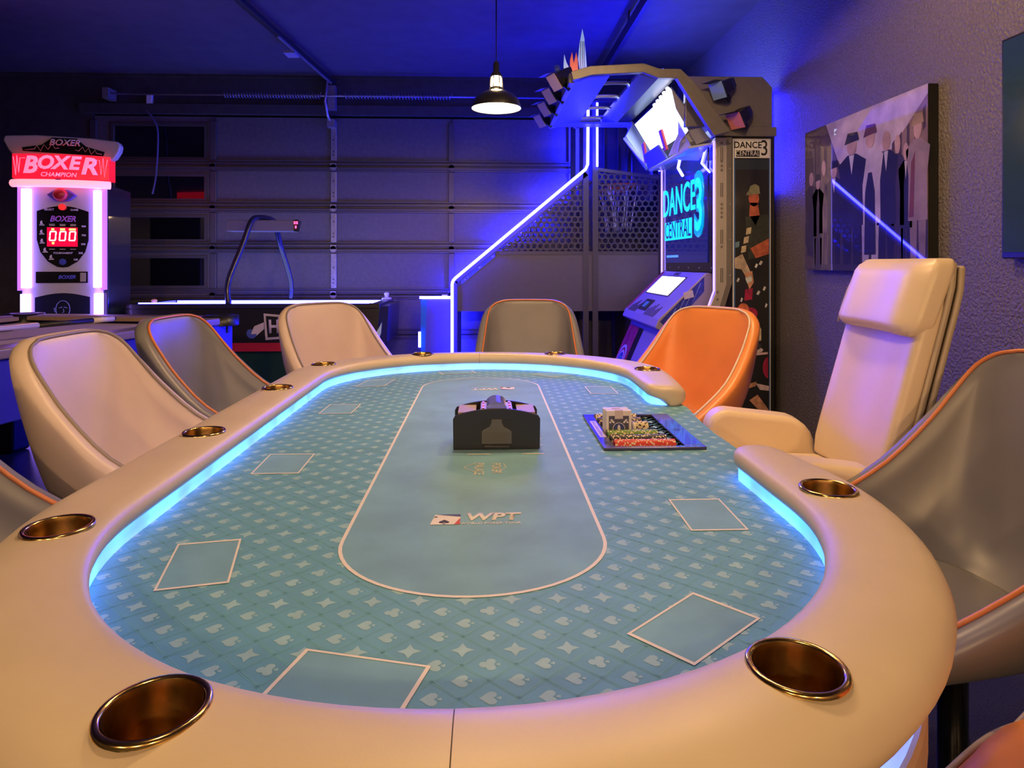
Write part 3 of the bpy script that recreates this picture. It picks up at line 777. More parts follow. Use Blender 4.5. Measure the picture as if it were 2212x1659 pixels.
for sy in(-1,1):
    yo,yi=sy*hl,sy*(hl-rr)
    B().box(-hw+.19,hw-.19,min(yo,yi),max(yo,yi),.80,.845).build('rail',m_prail,bevel=.01,seg=3,smooth=True,**L_)
    c_=sy*(hl-.175)
    B().slab([(-hw+.19,yi,.802),(-hw+.19,yi,.842),(-hw+.19,c_,.838),(-hw+.19,c_,.815)],(2*hw-.38,0,0)).build('cushion',m_cushion,**L_)
for sx in(-1,1):
    for y in(-hl,0,hl):
        b=B(); cx_,cy_=sx*(hw-(.075 if y else .03)),y-(.075*(1 if y>0 else -1) if y else 0)
        n=18; ro,ri=(.115,.06) if y else (.085,.05)
        rg=[[(cx_+r*cos(2*PI*k/n),cy_+r*sin(2*PI*k/n),z) for k in range(n)] for r,z in((ri,.74),(ri,.845),(ri+.012,.852),(ro,.85),(ro,.79))]
        b.loft(rg,False,False,0,True); b.disc((cx_,cy_,.742),(1,0,0),(0,1,0),ri,n)
        b.build('pocket',M_black,**L_)
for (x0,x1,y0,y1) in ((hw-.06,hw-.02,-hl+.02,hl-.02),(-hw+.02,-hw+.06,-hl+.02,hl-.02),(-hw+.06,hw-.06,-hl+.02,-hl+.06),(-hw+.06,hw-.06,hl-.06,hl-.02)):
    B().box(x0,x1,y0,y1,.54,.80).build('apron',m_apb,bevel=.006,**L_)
for sx in(-1,1):
    for sy in(-1,1):
        B().loft([[(sx*(hw-.2)+dx*k,sy*(hl-.3)+dy*k,z) for dx,dy in((-.1,-.1),(.1,-.1),(.1,.1),(-.1,.1))] for z,k in((0,.7),(.08,.75),(.54,1.1))]).build('leg',M_black,bevel=.02,**L_)
# pale emblem on the right-hand side
b=B(); n=20
b.add([(hw-.019,.30+.05*cos(2*PI*k/n)*r,.66+.055*sin(2*PI*k/n)*r) for r in(1,.55) for k in range(n)],[(k,(k+1)%n,n+(k+1)%n,n+k) for k in range(n)])
b.build('emblem_ring',mat('pale_blue_print',(.25,.3,.8),.5),**L_)
B().slab([(hw-.019,.20,.70),(hw-.019,.26,.71),(hw-.019,.235,.68)],(.0005,0,0)).build('emblem_tick',mat('pale_blue_print'),**L_)
# cues lying on the cloth and rail
m_cuew=mat('white_cue_lacquer',(.70,.64,.66),.25,coat=.5); m_cued=mat('dark_cue_wrap',(.02,.02,.03),.35)
def cue(p0,p1,label,split):
    P0,P1=Vector(p0),Vector(p1); d=P1-P0
    t=thing('pool_cue',label,'pool cue',p0)
    parts=split
    for (a,c,nm,mm,r0,r1) in parts:
        B().tube([P0+d*a,P0+d*c],[r0,r1],12).build(nm,mm,t)
    B().tube([P0-d.normalized()*.012,P0],[.011,.0155],12).build('bumper',M_black,t)
    return t
cue((-2.125,3.86,.868),(-2.63,2.52,.866),'white pool cue with dark wrap lying across the pool table rail',((0,.09,'butt',m_cuew,.0155,.015),(.09,.30,'wrap',m_cued,.015,.014),(.30,.95,'shaft',m_cuew,.0135,.007),(.95,1,'ferrule',M_white,.007,.0065)))
cue((-2.68,3.85,.818),(-3.12,2.6,.812),'dark-butted pool cue lying on the pool cloth at the left edge',((0,.12,'butt',m_cued,.0155,.015),(.12,.32,'wrap',m_cued,.015,.014),(.32,.95,'shaft',m_cuew,.0135,.007),(.95,1,'ferrule',M_white,.007,.0065)))
# ================================================================== air hockey table
AH=thing('air_hockey_table','black air hockey table with glowing white playfield and overhead scoreboard','air hockey table',(-2.05,6.4,0))
x0,x1,y0,y1=-3.18,-.95,5.96,6.84
m_ahb=mat('black_side_laminate',(.018,.018,.022),.3,coat=.3)
m_field=mat('lit_playfield',(.8,.85,1),.3,emit=(.45,.55,1),es=1.7)
m_rl=mat('playfield_edge_light',(.9,.9,1),.4,emit=(.06,.06,1),es=14)
B().slab([(x0+.05,y0+.05,.40),(x1-.05,y0+.05,.40),(x1-.05,y1-.05,.40),(x0+.05,y1-.05,.40)],(0,0,.36)).build('cabinet',m_ahb,AH)
sd=B().slab([(x0,y0,.78),(x1,y0,.78),(x1-.03,y0+.03,.475),(x0+.03,y0+.03,.475)],(0,.02,0)).build('side_panel',m_ahb,AH)
B().slab([(x0,y1-.02,.78),(x1,y1-.02,.78),(x1-.03,y1-.05,.475),(x0+.03,y1-.05,.475)],(0,.02,0)).build('side_panel',m_ahb,AH)
B().box(x0+.03,x1-.03,y0+.02,y0+.06,.40,.475).build('kick_band',mat('red_band',(.55,.02,.05),.4,coat=.2),AH)
B().box(x0+.06,x1-.06,y0+.05,y0+.09,.06,.40).build('lower_skirt',mat('dark_green_skirt',(.01,.05,.045),.4),AH)
for sx in (x0+.2,x1-.2):
    for sy in(y0+.14,y1-.14): B().box(sx-.06,sx+.06,sy-.06,sy+.06,0,.40).build('leg',M_black,AH,bevel=.01)
B().box(x0+.08,x1-.08,y0+.07,y1-.07,.765,.79).build('playfield',m_field,AH)
for (a,b_,c,d) in ((x0,x1,y0,y0+.07),(x0,x1,y1-.07,y1),(x0,x0+.08,y0+.07,y1-.07),(x1-.08,x1,y0+.07,y1-.07)):
    B().box(a,b_,c,d,.78,.825).build('rail',m_ahb,AH,bevel=.008,seg=3)
B().box(x0+.09,x1-.09,y1-.085,y1-.071,.79,.812).build('edge_light',m_rl,AH)
B().box(x0+.09,x1-.09,y0+.071,y0+.078,.79,.800).build('edge_light',m_rl,AH)
B().box(x1-.092,x1-.081,y0+.09,y1-.09,.79,.806).build('edge_light',m_rl,AH)
B().tube([(x0+.1,y0+.035,.83),(x1-.1,y0+.035,.83)],.006,6).build('rail_light',M_ledsoft,AH)
# end cabinet on the right with printed shapes
m_epr=mat('pale_cyan_print',(.5,.75,.9),.4)
e=B().slab([(x1,y0+.02,.80),(x1+.07,y0+.05,.80),(x1+.05,y0+.08,.47),(x1-.02,y0+.05,.47)],(0,.78,0)).build('end_panel',m_ahb,AH)
b=B(); b.slab([(x1-.0,y0-.004,.62),(x1+.02,y0-.004,.66),(x1+.012,y0-.004,.56),(x1-.015,y0-.004,.49),(x1-.035,y0-.004,.56)],(0,.003,0)); b.build('end_print',m_epr,AH)
# corner mounted scorer arch
m_arch=mat('dark_arch_tube',(.02,.02,.05),.25,coat=.3)
B().tube(cr([(-2.29,y0+.03,.80),(-2.30,y0+.05,1.02),(-2.22,y0+.17,1.35),(-2.17,y0+.24,1.56),(-2.14,y0+.32,1.612),(-2.08,y0+.52,1.612),(-2.06,y0+.60,1.56),(-2.03,y0+.68,1.35),(-1.98,y0+.83,1.02),(-1.98,y0+.85,.80)],5),.026,12).build('scorer_arch',m_arch,AH,smooth=True)
sb=B().box(-2.43,-1.80,6.28,6.46,1.485,1.59).build('scoreboard',mat('scoreboard_grey',(.16,.15,.17),.4),AH,bevel=.006)
B().slab([(-1.80,6.29,1.485),(-1.80,6.45,1.485),(-1.775,6.45,1.59),(-1.775,6.29,1.59)],(-.002,0,0)).build('score_face',M_black,sb)
B().box(-1.80,-1.758,6.275,6.29,1.485,1.595).build('score_window',M_black,sb)
m_seg=mat('red_led_digit',(1,.2,.2),.4,emit=(1,.02,.08),es=7)
for (x,z) in ((-1.791,1.565),(-1.770,1.565),(-1.781,1.525)):
    B().box(x-.007,x+.007,6.2735,6.275,z-.013,z+.013).build('digit',m_seg,sb)
b=B()
# comet emblem and lettering on the near side
m_em=mat('pale_emblem',(.62,.56,.72),.45)
def sp2(u,v,d=0): return (u,y0+(.78-v)*.098-.002-d,v)
def emblem(pts,nm,mm,d=0.): B().slab([sp2(u,v,d) for u,v in pts],(0,-.002,0)).build(nm,mm,sd)
emblem([(-1.975,.74),(-1.45,.69),(-1.45,.54),(-1.965,.50)],'emblem_border',m_em)
emblem([(-1.955,.718),(-1.45,.672),(-1.45,.555),(-1.945,.525)],'emblem_field',m_ahb,.0025)
emblem([(-1.975,.66),(-2.06,.625),(-2.09,.56),(-2.06,.525),(-1.975,.60)],'comet_tail',m_em)
B().disc((-2.085,y0+.02,.56),(1,0,0),(0,0,1),.045,20,ext=(0,-.002,0)).build('comet_head',mat('blue_emblem',(.06,.10,.5),.4),sd)
for u,s in ((-1.885,'H'),(-1.79,'O')):
    text(s,.165,m_em,sd,frame((u,y0+.0045,.617),(1,0,0),(0,-.098,1)),ext=.001,off=.03,sx=.85)
# playing pieces left on the rails
for (x,y,lab,c) in ((x0+.17,y0+.17,'orange air hockey mallet at the left end of the table',(.8,.35,.08)),(x1-.04,y1-.20,'white air hockey mallet on the right end of the table',(.75,.75,.72))):
    zb=.79 if x<-2 else .826
    k=thing('hockey_mallet',lab,'mallet',(x,y,zb),0,'air hockey mallets')
    mm=mat('mallet_%d'%int(c[1]*100),c,.35)
    B().lathe([(.001,.0),(.048,.0),(.05,.012),(.042,.02),(.018,.022)],20,(x,y,zb)).build('base',mm,k,fix=False)
    B().lathe([(.018,.02),(.02,.04),(.027,.055),(.02,.07),(.001,.074)],18,(x,y,zb)).build('knob',mm,k,fix=False)
k=thing('hockey_puck','pink air hockey puck near the orange mallet','puck',(x0+.16,y0+.30,.79))
B().lathe([(.001,0),(.036,0),(.038,.006),(.036,.012),(.001,.012)],24,(x0+.16,y0+.30,.7905)).build('disc',mat('pink_puck',(.8,.1,.3),.3),k,fix=False)
# ================================================================== punching machine
BX=thing('boxing_machine','tall punching arcade machine with red lit header by the back left corner','arcade machine',(-3.55,5.72,0),math.radians(12))
m_bbody=mat('boxer_cabinet',(.02,.02,.035),.3,coat=.3); m_bfront=mat('boxer_front_plastic',(.55,.55,.62),.3)
m_btube=mat('white_light_column',(.9,.9,1),.4,emit=(.30,.16,1),es=7)
m_bpink=mat('pink_light_bar',(1,.8,.85),.4,emit=(1,.24,.30),es=1.35)
m_bred=mat('red_backlit',(.5,.02,.03),.25,emit=(1,.01,.04),es=.75,coat=.5)
m_bredl=mat('red_backlit_letters',(.9,.3,.3),.3,emit=(1,.10,.20),es=1.9)
m_wl=mat('white_line_print',(.75,.72,.8),.5)
m_dig=mat('led_digit',(1,.5,.4),.4,emit=(1,.55,.35),es=6)
P_=dict(parent=BX,world=False)
def face(u,v,d=0.): return (u,-.0-d,v)           # front plane at local y=0, facing -y
def fslab(pts,d,th,nm,mm,par=None,bev=0,**k): return B().slab([face(u,v,d) for u,v in pts],(0,-th,0)).build(nm,mm,par or BX,world=False,bevel=bev,**k)
def ftext(s,size,mm,u,v,d,par=None,rot=0.,**k): return text(s,size,mm,par or BX,frame((u,-d,v),(cos(rot),0,sin(rot)),(-sin(rot),0,cos(rot))),world=False,**k)
B().box(-.33,.33,.0,.62,.02,1.86).build('cabinet',m_bbody,bevel=.01,**P_)
fslab([(-.30,.08),(.30,.08),(.30,1.84),(-.30,1.84)],0,.02,'front_panel',m_bfront)
for sx in(-1,1):
    b=B().tube([(sx*.265,-.035,.98),(sx*.265,-.035,1.80)],.036,14,False,0,True); b.build('light_column',m_btube,**P_)
    b=B().tube([(sx*.27,-.035,.30),(sx*.27,-.035,.93)],.036,14,False,0,True); b.build('light_column',m_btube,**P_)
    fslab([(sx*.305-.018,.96),(sx*.305+.018,.96),(sx*.305+.018,1.82),(sx*.305-.018,1.82)],.0,.05,'edge_light',mat('violet_edge',(.3,.2,.8),.3,emit=(.22,.06,1),es=2.2))
# score shield
sh=[(-.19,1.62)]
sh+=[(-.19+.38*k/12,1.62+.045*sin(PI*k/12)) for k in range(1,12)]+[(.19,1.62),(.19,1.38),(.165,1.28),(.11,1.20),(.04,1.155),(0,1.15),(-.04,1.155),(-.11,1.20),(-.165,1.28),(-.19,1.38)]
shd=fslab(sh,.02,.012,'score_shield',M_blackgloss)
fslab([(-.115,1.325),(.11,1.325),(.11,1.485),(-.115,1.485)],.032,.003,'score_window',mat('red_score_window',(.3,.0,.01),.3,emit=(1,.0,.05),es=.8),shd)
# seven segment zeros
for k in range(3):
    u=-.072+k*.072; v=1.413; w,h,t_=.021,.037,.0045
    for (a,b_,c,d) in ((-w,w,h-t_,h+t_),(-w,w,-h-t_,-h+t_),(-w-t_,-w+t_,.003,h-.003),(-w-t_,-w+t_,-h+.003,-.003),(w-t_,w+t_,.003,h-.003),(w-t_,w+t_,-h+.003,-.003)):
        fslab([(u+a+.08*(c),v+c),(u+b_+.08*c,v+c),(u+b_+.08*d,v+d),(u+a+.08*d,v+d)],.035,.002,'digit_segment',m_dig,shd)
for u,w in ((-.072,.01),(0,.017),(.072,.024)): fslab([(u-w,1.462),(u+w,1.462),(u+w,1.476),(u-w,1.476)],.035,.002,'score_star',mat('amber_led',(1,.6,.2),.4,emit=(1,.45,.05),es=5),shd)
fslab([(-.078,1.345),(-.062,1.345),(-.062,1.362),(-.078,1.362)],.035,.002,'score_star',mat('amber_led'),shd)
ftext('SELECT',.022,m_wl,-.10,1.633,.033,shd,off=.02); ftext('GAME',.022,m_wl,.085,1.633,.033,shd,off=.02)
m_vio=mat('violet_print',(.45,.15,.7),.4)
ftext('BOXER',.066,m_vio,0,1.555,.033,shd,shear=.25,off=.03,sx=.9)
for s,v in (('900',1.495),('700',1.42),('500',1.345),('300',1.27),('100',1.215)): ftext(s,.022,m_wl,.155-(0,.0,.003,.022,.06)[('900','700','500','300','100').index(s)],v,.033,shd,off=.02)
ftext('TOURNAMENT',.021,m_wl,0,1.27,.033,shd,shear=.2,off=.02)
for k in range(3):
    for q in range(2): fslab([(-.10+k*.078,1.508-q*.010),(-.058+k*.078,1.508-q*.010),(-.058+k*.078,1.513-q*.010),(-.10+k*.078,1.513-q*.010)],.032,.001,'caption_line',m_wl,shd)
    fslab([(-.10+k*.078,1.300),(-.058+k*.078,1.300),(-.058+k*.078,1.305),(-.10+k*.078,1.305)],.032,.001,'caption_line',m_wl,shd)
for k,(u,v) in enumerate(((-.155,1.52),(-.155,1.445),(-.152,1.37),(-.13,1.295),(-.085,1.235))):
    fslab([(u-.018,v-.02),(u+.022,v-.02),(u+.018,v-.012),(u-.014,v-.012)],.032,.001,'mode_icon',m_wl,shd)
    fslab([(u-.010,v-.008),(u+.012,v-.008),(u+.004,v+.004),(u+.006,v+.018),(u-.004,v+.020),(u-.012,v+.006)],.032,.001,'mode_icon',m_wl,shd)
B().disc((0,-.033,1.197),(1,0,0),(0,0,1),.026,20,ext=(0,-.004,0)).build('round_button',mat('blue_button',(.05,.08,.6),.3),shd,world=False)
# coin door and lower panel
cdr=fslab([(-.20,1.02),(.185,1.02),(.185,1.115),(-.20,1.115)],.02,.012,'coin_door',M_blackgloss,bev=.003)
ftext('BOXER',.040,mat('blue_print',(.08,.10,.55),.4),.03,1.068,.033,cdr,shear=.25,off=.03)
fslab([(.13,1.03),(.172,1.03),(.172,1.105),(.13,1.105)],.032,.004,'coin_slot',M_silver,cdr)
lp=fslab([(-.205,.45),(.20,.45),(.20,.90)]+[(.20-.405*k/10,.90+.035*sin(PI*k/10)) for k in range(1,10)]+[(-.205,.90)],.02,.010,'lower_panel',mat('navy_panel',(.008,.01,.05),.25,coat=.3))
# simple line drawing of a head
def line(pts,w,par,nm='line_art',mm=None,d=.031): 
    B().tube([face(u,v,d) for u,v in pts],w,5).build(nm,mm or mat('blue_line',(.25,.35,.9),.4),par,world=False)
H=lambda a,rx,rz:(.0+rx*cos(a),.80+rz*sin(a))
line([H(PI*(-.35+1.7*k/16)+PI*.0,.052,.072) for k in range(17)],.003,lp)
line([(.052*cos(-1.1),.80+.072*sin(-1.1)),(.02,.715),(-.008,.71)],.003,lp)
line([(-.03,.81),(-.005,.818)],.003,lp); line([(.008,.818),(.034,.81)],.003,lp)
line([(.004,.805),(.008,.775),(-.006,.77)],.0025,lp); line([(-.012,.748),(.018,.750)],.0025,lp)
line([(-.03,.745),(-.09,.70),(-.13,.69)],.003,lp)
line([(-.054,.80),(-.064,.815),(-.062,.785),(-.052,.775)],.0025,lp)
# pink light bar, horn and button below the header
B().tube([(-.36,-.04,1.845)]+[(-.36+.72*k/10,-.06-.05*sin(PI*k/10),1.845) for k in range(1,10)]+[(.36,-.04,1.845)],.033,12,False,0,True).build('light_bar',m_bpink,**P_)
fslab([(-.11,1.755),(-.05,1.705),(.05,1.705),(.11,1.755),(.05,1.80),(-.05,1.80)],.02,.05,'nozzle_plate',mat('violet_plastic',(.12,.08,.5),.3),bev=.01)
o=B().lathe([(.05,0),(.055,.02),(.04,.05),(.001,.055)],20).build('ball_socket',mat('red_plastic',(.6,.03,.05),.3),**P_)
o.matrix_local=Matrix.Translation((0,-.065,1.755))@Matrix.Rotation(PI/2,4,'X')
B().disc((0,-.115,1.85),(1,0,0),(0,0,1),.032,20,ext=(0,-.012,0)).build('start_button',mat('blue_button'),**P_)
B().disc((0,-.035,1.655),(1,0,0),(0,0,1),.026,18,ext=(0,-.02,0)).build('select_button',mat('red_button',(.7,.03,.04),.3,emit=(1,.03,.03),es=.6),**P_)
# red header box with lettering, bowed forward
def bow(u): return .06+.06*(1-(u/.36)**2)
hb=B(); n=12; rg=[]
for k in range(n+1):
    u=-.355+.71*k/n; rg.append([(u,.10,1.885),(u,-bow(u),1.885),(u,-bow(u),2.085),(u,.10,2.085)])
hd=hb.loft(rg).build('header_box',m_bred,**P_)
for s,u,sz in (('B',-.215,.19),('O',-.10,.15),('X',.01,.15),('E',.11,.15),('R',.215,.19)):
    text(s,sz,m_bredl,hd,frame((u,-bow(u)-.006,2.0-(.012 if sz>.16 else -.01)),(1,.333*u/.36,0),(0,0,1)),world=False,shear=.22,off=.035,sx=1.0,ext=.003)
ftext('CHAMPION',.05,m_bredl,.0,1.915,bow(0)+.002,hd,shear=.22,off=.01)
for sg in(-1,1):
    pts=[(sg*.345,2.06),(sg*.325,1.91),(sg*.315,2.07),(sg*.30,1.93),(sg*.29,2.05),(sg*.25,2.05)]
    B().tube([(u,-bow(u)-.003,v) for u,v in pts],.0025,5).build('zigzag_print',m_bredl,hd,world=False)
# winged crest above
wg=[(-.43,2.24),(-.44,2.20),(-.40,2.12),(-.355,2.06),(.355,2.06),(.385,2.08),(.42,2.14),(.43,2.19),(.41,2.225),(.2,2.245),(0,2.25),(-.2,2.255)]
cr_=B().slab([(u,-.02,v) for u,v in wg],(0,.10,0)).build('crest',mat('white_crest',(.55,.52,.60),.3,coat=.2),bevel=.015,seg=3,smooth=True,**P_)
fslab([(-.30,2.145),(-.16,2.17),(-.08,2.235),(.10,2.235),(.17,2.17),(.31,2.13),(.30,2.095),(-.29,2.115)],.02,.006,'crest_badge',M_blackgloss)
ftext('BOXER',.072,m_wl,.01,2.195,.027,shear=.25,off=.03)
line([(-.28,2.125),(-.21,2.135),(-.19,2.165),(-.165,2.12),(-.14,2.175),(-.11,2.135),(-.08,2.185),(-.06,2.145),(-.03,2.15)],.0025,BX,'zigzag_print',m_wl,.027)
line([(.09,2.14),(.115,2.13),(.145,2.165),(.165,2.125),(.19,2.16),(.21,2.105),(.24,2.145),(.25,2.115),(.29,2.11)],.0025,BX,'zigzag_print',m_wl,.027)
# ================================================================== basketball machine
BB=thing('basketball_machine','basketball arcade game with hexagonal mesh sides and diagonal blue-white light tubes','arcade machine',(.5,6.4,0))
m_bbp=mat('basket_panel',(.075,.065,.085),.45,noise=.06,scale=20); m_bbf=mat('basket_frame',(.05,.045,.06),.4,metal=.3)
YN,YFR=5.9,6.86
def hexmesh(b,poly,y,pitch=.056,r=.0295,ri=.0215,th=.006):
    """ring of metal round every hexagonal hole inside poly (x,z)"""
    xs=[p[0] for p in poly]; zs=[p[1] for p in poly]; dz=pitch*.866; j=0; z=min(zs)
    while z<max(zs):
        x=min(xs)+(pitch/2 if j%2 else 0)
        while x<max(xs):
            if inside(x,z,poly):
                vo=[(x+r*1.12*cos(PI/6+PI/3*k),z+r*1.12*sin(PI/6+PI/3*k)) for k in range(6)]; vi=[(x+ri*1.12*cos(PI/6+PI/3*k),z+ri*1.12*sin(PI/6+PI/3*k)) for k in range(6)]
                vs=[(a,y,c) for a,c in vo+vi]+[(a,y+th,c) for a,c in vo+vi]
                fs=[]
                for k in range(6):
                    l=(k+1)%6; fs+=[(k,l,6+l,6+k),(12+k,18+k,18+l,12+l),(6+k,6+l,18+l,18+k)]
                b.add(vs,fs)
            x+=pitch
        z+=dz; j+=1
    return b
for yy,dy in ((YN,1),(YFR,-1)):
    B().slab([(-.26,yy,.727),(1.58,yy,.727),(1.58,yy,1.245),(.115,yy,1.245),(-.26,yy,.93)],(0,dy*.02,0)).build('side_panel',m_bbp,BB)
    hexmesh(B(),[(.13,1.27),(.87,1.27),(.87,1.94)],yy).build('mesh_panel',m_bbf,BB,fix=False)
    hexmesh(B(),[(1.02,1.27),(1.58,1.27),(1.58,1.95),(1.02,2.0)],yy).build('mesh_panel',m_bbf,BB,fix=False)
    for a,c in (((-.27,0),(-.27,1.0)),((.90,0),(.90,2.64)),((.985,.3),(.985,2.64)),((1.58,0),(1.58,2.64))):
        B().bar((a[0],yy+dy*.01,a[1]),(c[0],yy+dy*.01,c[1]),.05,.05).build('post',m_bbf,BB)
    B().bar((-.27,yy+dy*.01,1.0),(.90,yy+dy*.01,1.985),.05,.06).build('sloping_rail',m_bbf,BB)
    B().bar((.1,yy+dy*.008,1.255),(1.58,yy+dy*.008,1.255),.03,.03).build('cross_rail',m_bbf,BB)
    B().bar((.985,yy+dy*.008,2.02),(1.58,yy+dy*.008,1.94),.03,.03).build('cross_rail',m_bbf,BB)
    for k in range(9):
        f=(k+.5)/9; q=(-.24+1.12*f, .985+.945*f-.02)
        B().cyl((q[0],yy-dy*.018,q[1]),(q[0],yy-dy*.022,q[1]),.006,8).build('bolt',M_silver,BB)
    yl=yy-dy*.022
    P=[(-.292,yl,.02),(-.292,yl,.97)]+[(-.292+.03*(1-cos(a)),yl,.97+.05*sin(a)) for a in(.4,.8)]+[(-.262,yl,1.03),(.895,yl,2.015),(.915,yl,2.06),(.918,yl,2.62)]
    B().tube(P,.0125,8).build('light_tube',M_led,BB)
    B().tube([(1.0,yl,2.04),(1.0,yl,2.62)],.009,8).build('light_tube',M_led,BB)
    B().tube([(1.56,yl,2.0),(1.56,yl,2.25)],.009,8).build('light_tube',M_ledsoft,BB)
for x in (1.10,1.22,1.36,1.46):
    B().bar((x,6.75,1.95),(x,6.75,2.62),.045,.03).build('cage_bar',m_bbf,BB)
B().box(1.50,1.53,6.0,6.78,1.75,2.6).build('backboard',mat('backboard_print',(.06,.06,.16),.3,coat=.4),BB)
B().box(.88,1.60,YN+.02,YFR-.02,2.64,2.68).build('roof',m_bbf,BB)
B().slab([(-.24,YN+.03,.86),(1.5,YN+.03,1.05),(1.5,YN+.03,1.02),(-.24,YN+.03,.83)],(0,.88,0)).build('ball_ramp',m_bbp,BB)
B().box(.20,.30,YN+.05,YFR-.05,0,.72).build('under_frame',m_bbf,BB); B().box(1.3,1.56,YN+.03,YFR-.03,0,.72).build('under_frame',m_bbf,BB)
m_chain=mat('chain_net',(.75,.75,.8),.3,metal=.5)
for yh in (6.16,6.62):
    hp=B().tube([(1.28+.16*cos(2*PI*k/24),yh+.16*sin(2*PI*k/24),1.90) for k in range(24)],.010,6,True).build('hoop',mat('orange_rim',(.6,.15,.03),.4),BB)
    for k in range(10):
        a=2*PI*k/10; pts=[]
        for q in range(9):
            f=q/8; r=.16-.085*f**.6; aa=a+.35*sin(f*PI)*(1 if k%2 else -1)
            pts.append((1.28+r*cos(aa),yh+r*sin(aa),1.895-.43*f+.02*sin(k)))
        B().tube(pts,[.006 if q%2 else .0035 for q in range(9)],5).build('net_chain',m_chain,hp)
    B().box(1.42,1.50,yh-.06,yh+.06,1.87,1.91).build('hoop_bracket',m_bbf,BB)
# player console on the left end
B().box(-.57,-.30,YN+.06,YFR-.06,0,.838).build('console',m_bbp,BB,bevel=.01)
B().tube([(-.585,YN+.045,.851),(-.30,YN+.045,.851)],.012,8).build('light_tube',M_led,BB)
B().tube([(-.585,YN+.045,.40),(-.585,YN+.045,.54)],.011,8).build('light_tube',M_led,BB)
B().slab([(-.575,YN+.05,.02),(-.52,YN+.05,.02),(-.535,YN+.05,.4),(-.52,YN+.05,.83),(-.575,YN+.05,.83)],(0,.008,0)).build('teal_edge',mat('teal_trim',(.01,.16,.14),.3),BB)
for k in range(2): B().box(-.45+.06*k,-.40+.06*k,YN+.1,YN+.2,.84+.008*k,.853+.02*k).build('button_block',M_silver,BB)
BB.location=(.51,6.59,0); BB.scale=(1.037,.95,1.02)
# ================================================================== dancing machine
DM=thing('dancing_machine','large dancing arcade machine with overhead lit canopy, screen and silver columns','arcade machine',(1.7,5.4,0))
m_dgr=mat('dance_grey_steel',(.20,.185,.18),.42,metal=.35,noise=.06,scale=25)
m_dsil=mat('dance_silver',(.50,.47,.45),.32,metal=.4)
m_dcow=mat('cowl_white_plastic',(.5,.52,.62),.3,coat=.3)
YD=4.6; YE=6.05
# tower body
B().box(1.73,2.035,YD,YE,0,2.075).build('tower',M_black,DM)
B().box(1.60,2.045,YD-.02,YE+.02,2.076,2.145).build('tower_ledge',m_dgr,DM,bevel=.006)
B().slab([(1.40,YD,2.146),(2.02,YD,2.146),(2.02,YD,2.425),(1.95,YD,2.50),(1.40,YD,2.50)],(0,.05,0)).build('upper_plate',m_dgr,DM,bevel=.004)
B().slab([(1.40,YE-.05,2.146),(2.02,YE-.05,2.146),(2.02,YE-.05,2.425),(1.95,YE-.05,2.50),(1.40,YE-.05,2.50)],(0,.05,0)).build('upper_plate',m_dgr,DM,bevel=.004)
B().box(1.97,2.01,YD+.05,YE-.05,2.146,2.42).build('upper_back',m_dgr,DM)
B().tube([(2.05,YD+.10,1.7),(2.05,YD+.10,2.4)],.012,8).build('rear_light_tube',M_ledsoft,DM)
# side graphic
m_border=mat('white_border',(.7,.7,.72),.4); m_art=mat('side_art_black',(.014,.014,.018),.3,coat=.3)
sp=B().box(1.735,2.005,YD-.008,YD-.001,.05,2.06).build('side_graphic',m_border,DM)
B().box(1.742,1.998,YD-.010,YD-.0081,.055,2.053).build('blue_border',mat('blue_border',(.05,.14,.40),.4),sp)
B().box(1.750,1.990,YD-.012,YD-.0101,.06,2.045).build('art_field',m_art,sp)
B().box(1.745,1.995,YD-.0135,YD-.0121,1.925,2.05).build('title_plate',M_white,sp)
fT=lambda s,sz,mm,x,z,**k: text(s,sz,mm,sp,frame((x,YD-.0150,z),(1,0,0),(0,0,1)),**k)
fT('DANCE',.064,M_black,1.838,2.014,off=.012,sx=.92)
B().box(1.755,1.922,YD-.0145,YD-.0134,1.933,1.978).build('title_bar',M_black,sp)
fT('CENTRAL',.050,M_white,1.838,1.956,off=.005,sx=.80)
fT('3',.155,M_black,1.957,1.990,off=.0,sx=.78)
b=B()
for i in range(26):
    for j in range(8): b.box(1.755+i*.009,1.7595+i*.009,YD-.0128,YD-.0121,1.845+j*.009,1.8495+j*.009)
b.build('dot_print',mat('blue_dot_print',(.04,.09,.16),.4),sp,kind='stuff')
# loose dancers in tan, red, cream and teal: plain cut shapes
def art(pts,c,nm='figure_print',lay=0):
    mm=mat('art_%d_%d_%d'%tuple(int(v*100) for v in c),c,.35,noise=.35,scale=26,coat=.2)
    B().slab([(1.745+u*.25,YD-.0122-lay*.0004,.05+v*2.0) for u,v in pts],(0,-.0004,0)).build(nm,mm,sp)
def oval(cx_,cy_,rx,ry,n=14): return [(cx_+rx*cos(2*PI*k/n),cy_+ry*sin(2*PI*k/n)) for k in range(n)]
skin=(.40,.10,.055); skl=(.52,.26,.17); mag=(.35,.015,.07); crm=(.5,.42,.30); tl=(.12,.22,.30); wh=(.55,.55,.6); oli=(.22,.22,.14)
art(oval(.55,.795,.15,.028),skin); art([(.38,.815),(.72,.815),(.70,.838),(.58,.847),(.45,.838)],oli,lay=1); art([(.33,.806),(.73,.812),(.72,.818),(.36,.818)],oli,lay=2)
art([(.44,.78),(.66,.78),(.72,.735),(.60,.70),(.42,.735)],skin); art([(.30,.73),(.98,.74),(.98,.60),(.40,.58)],(.03,.035,.03),lay=0)
for k in range(3): art([(.34-.07*k,.69-.032*k),(.48-.07*k,.695-.032*k),(.46-.07*k,.672-.032*k),(.32-.07*k,.667-.032*k)],crm,lay=2)
art([(.45,.62),(.98,.655),(.98,.60),(.6,.585)],skin,lay=2); art([(.0,.585),(.22,.60),(.48,.53),(.42,.50),(.2,.545),(.0,.55)],(.42,.33,.26),lay=2)
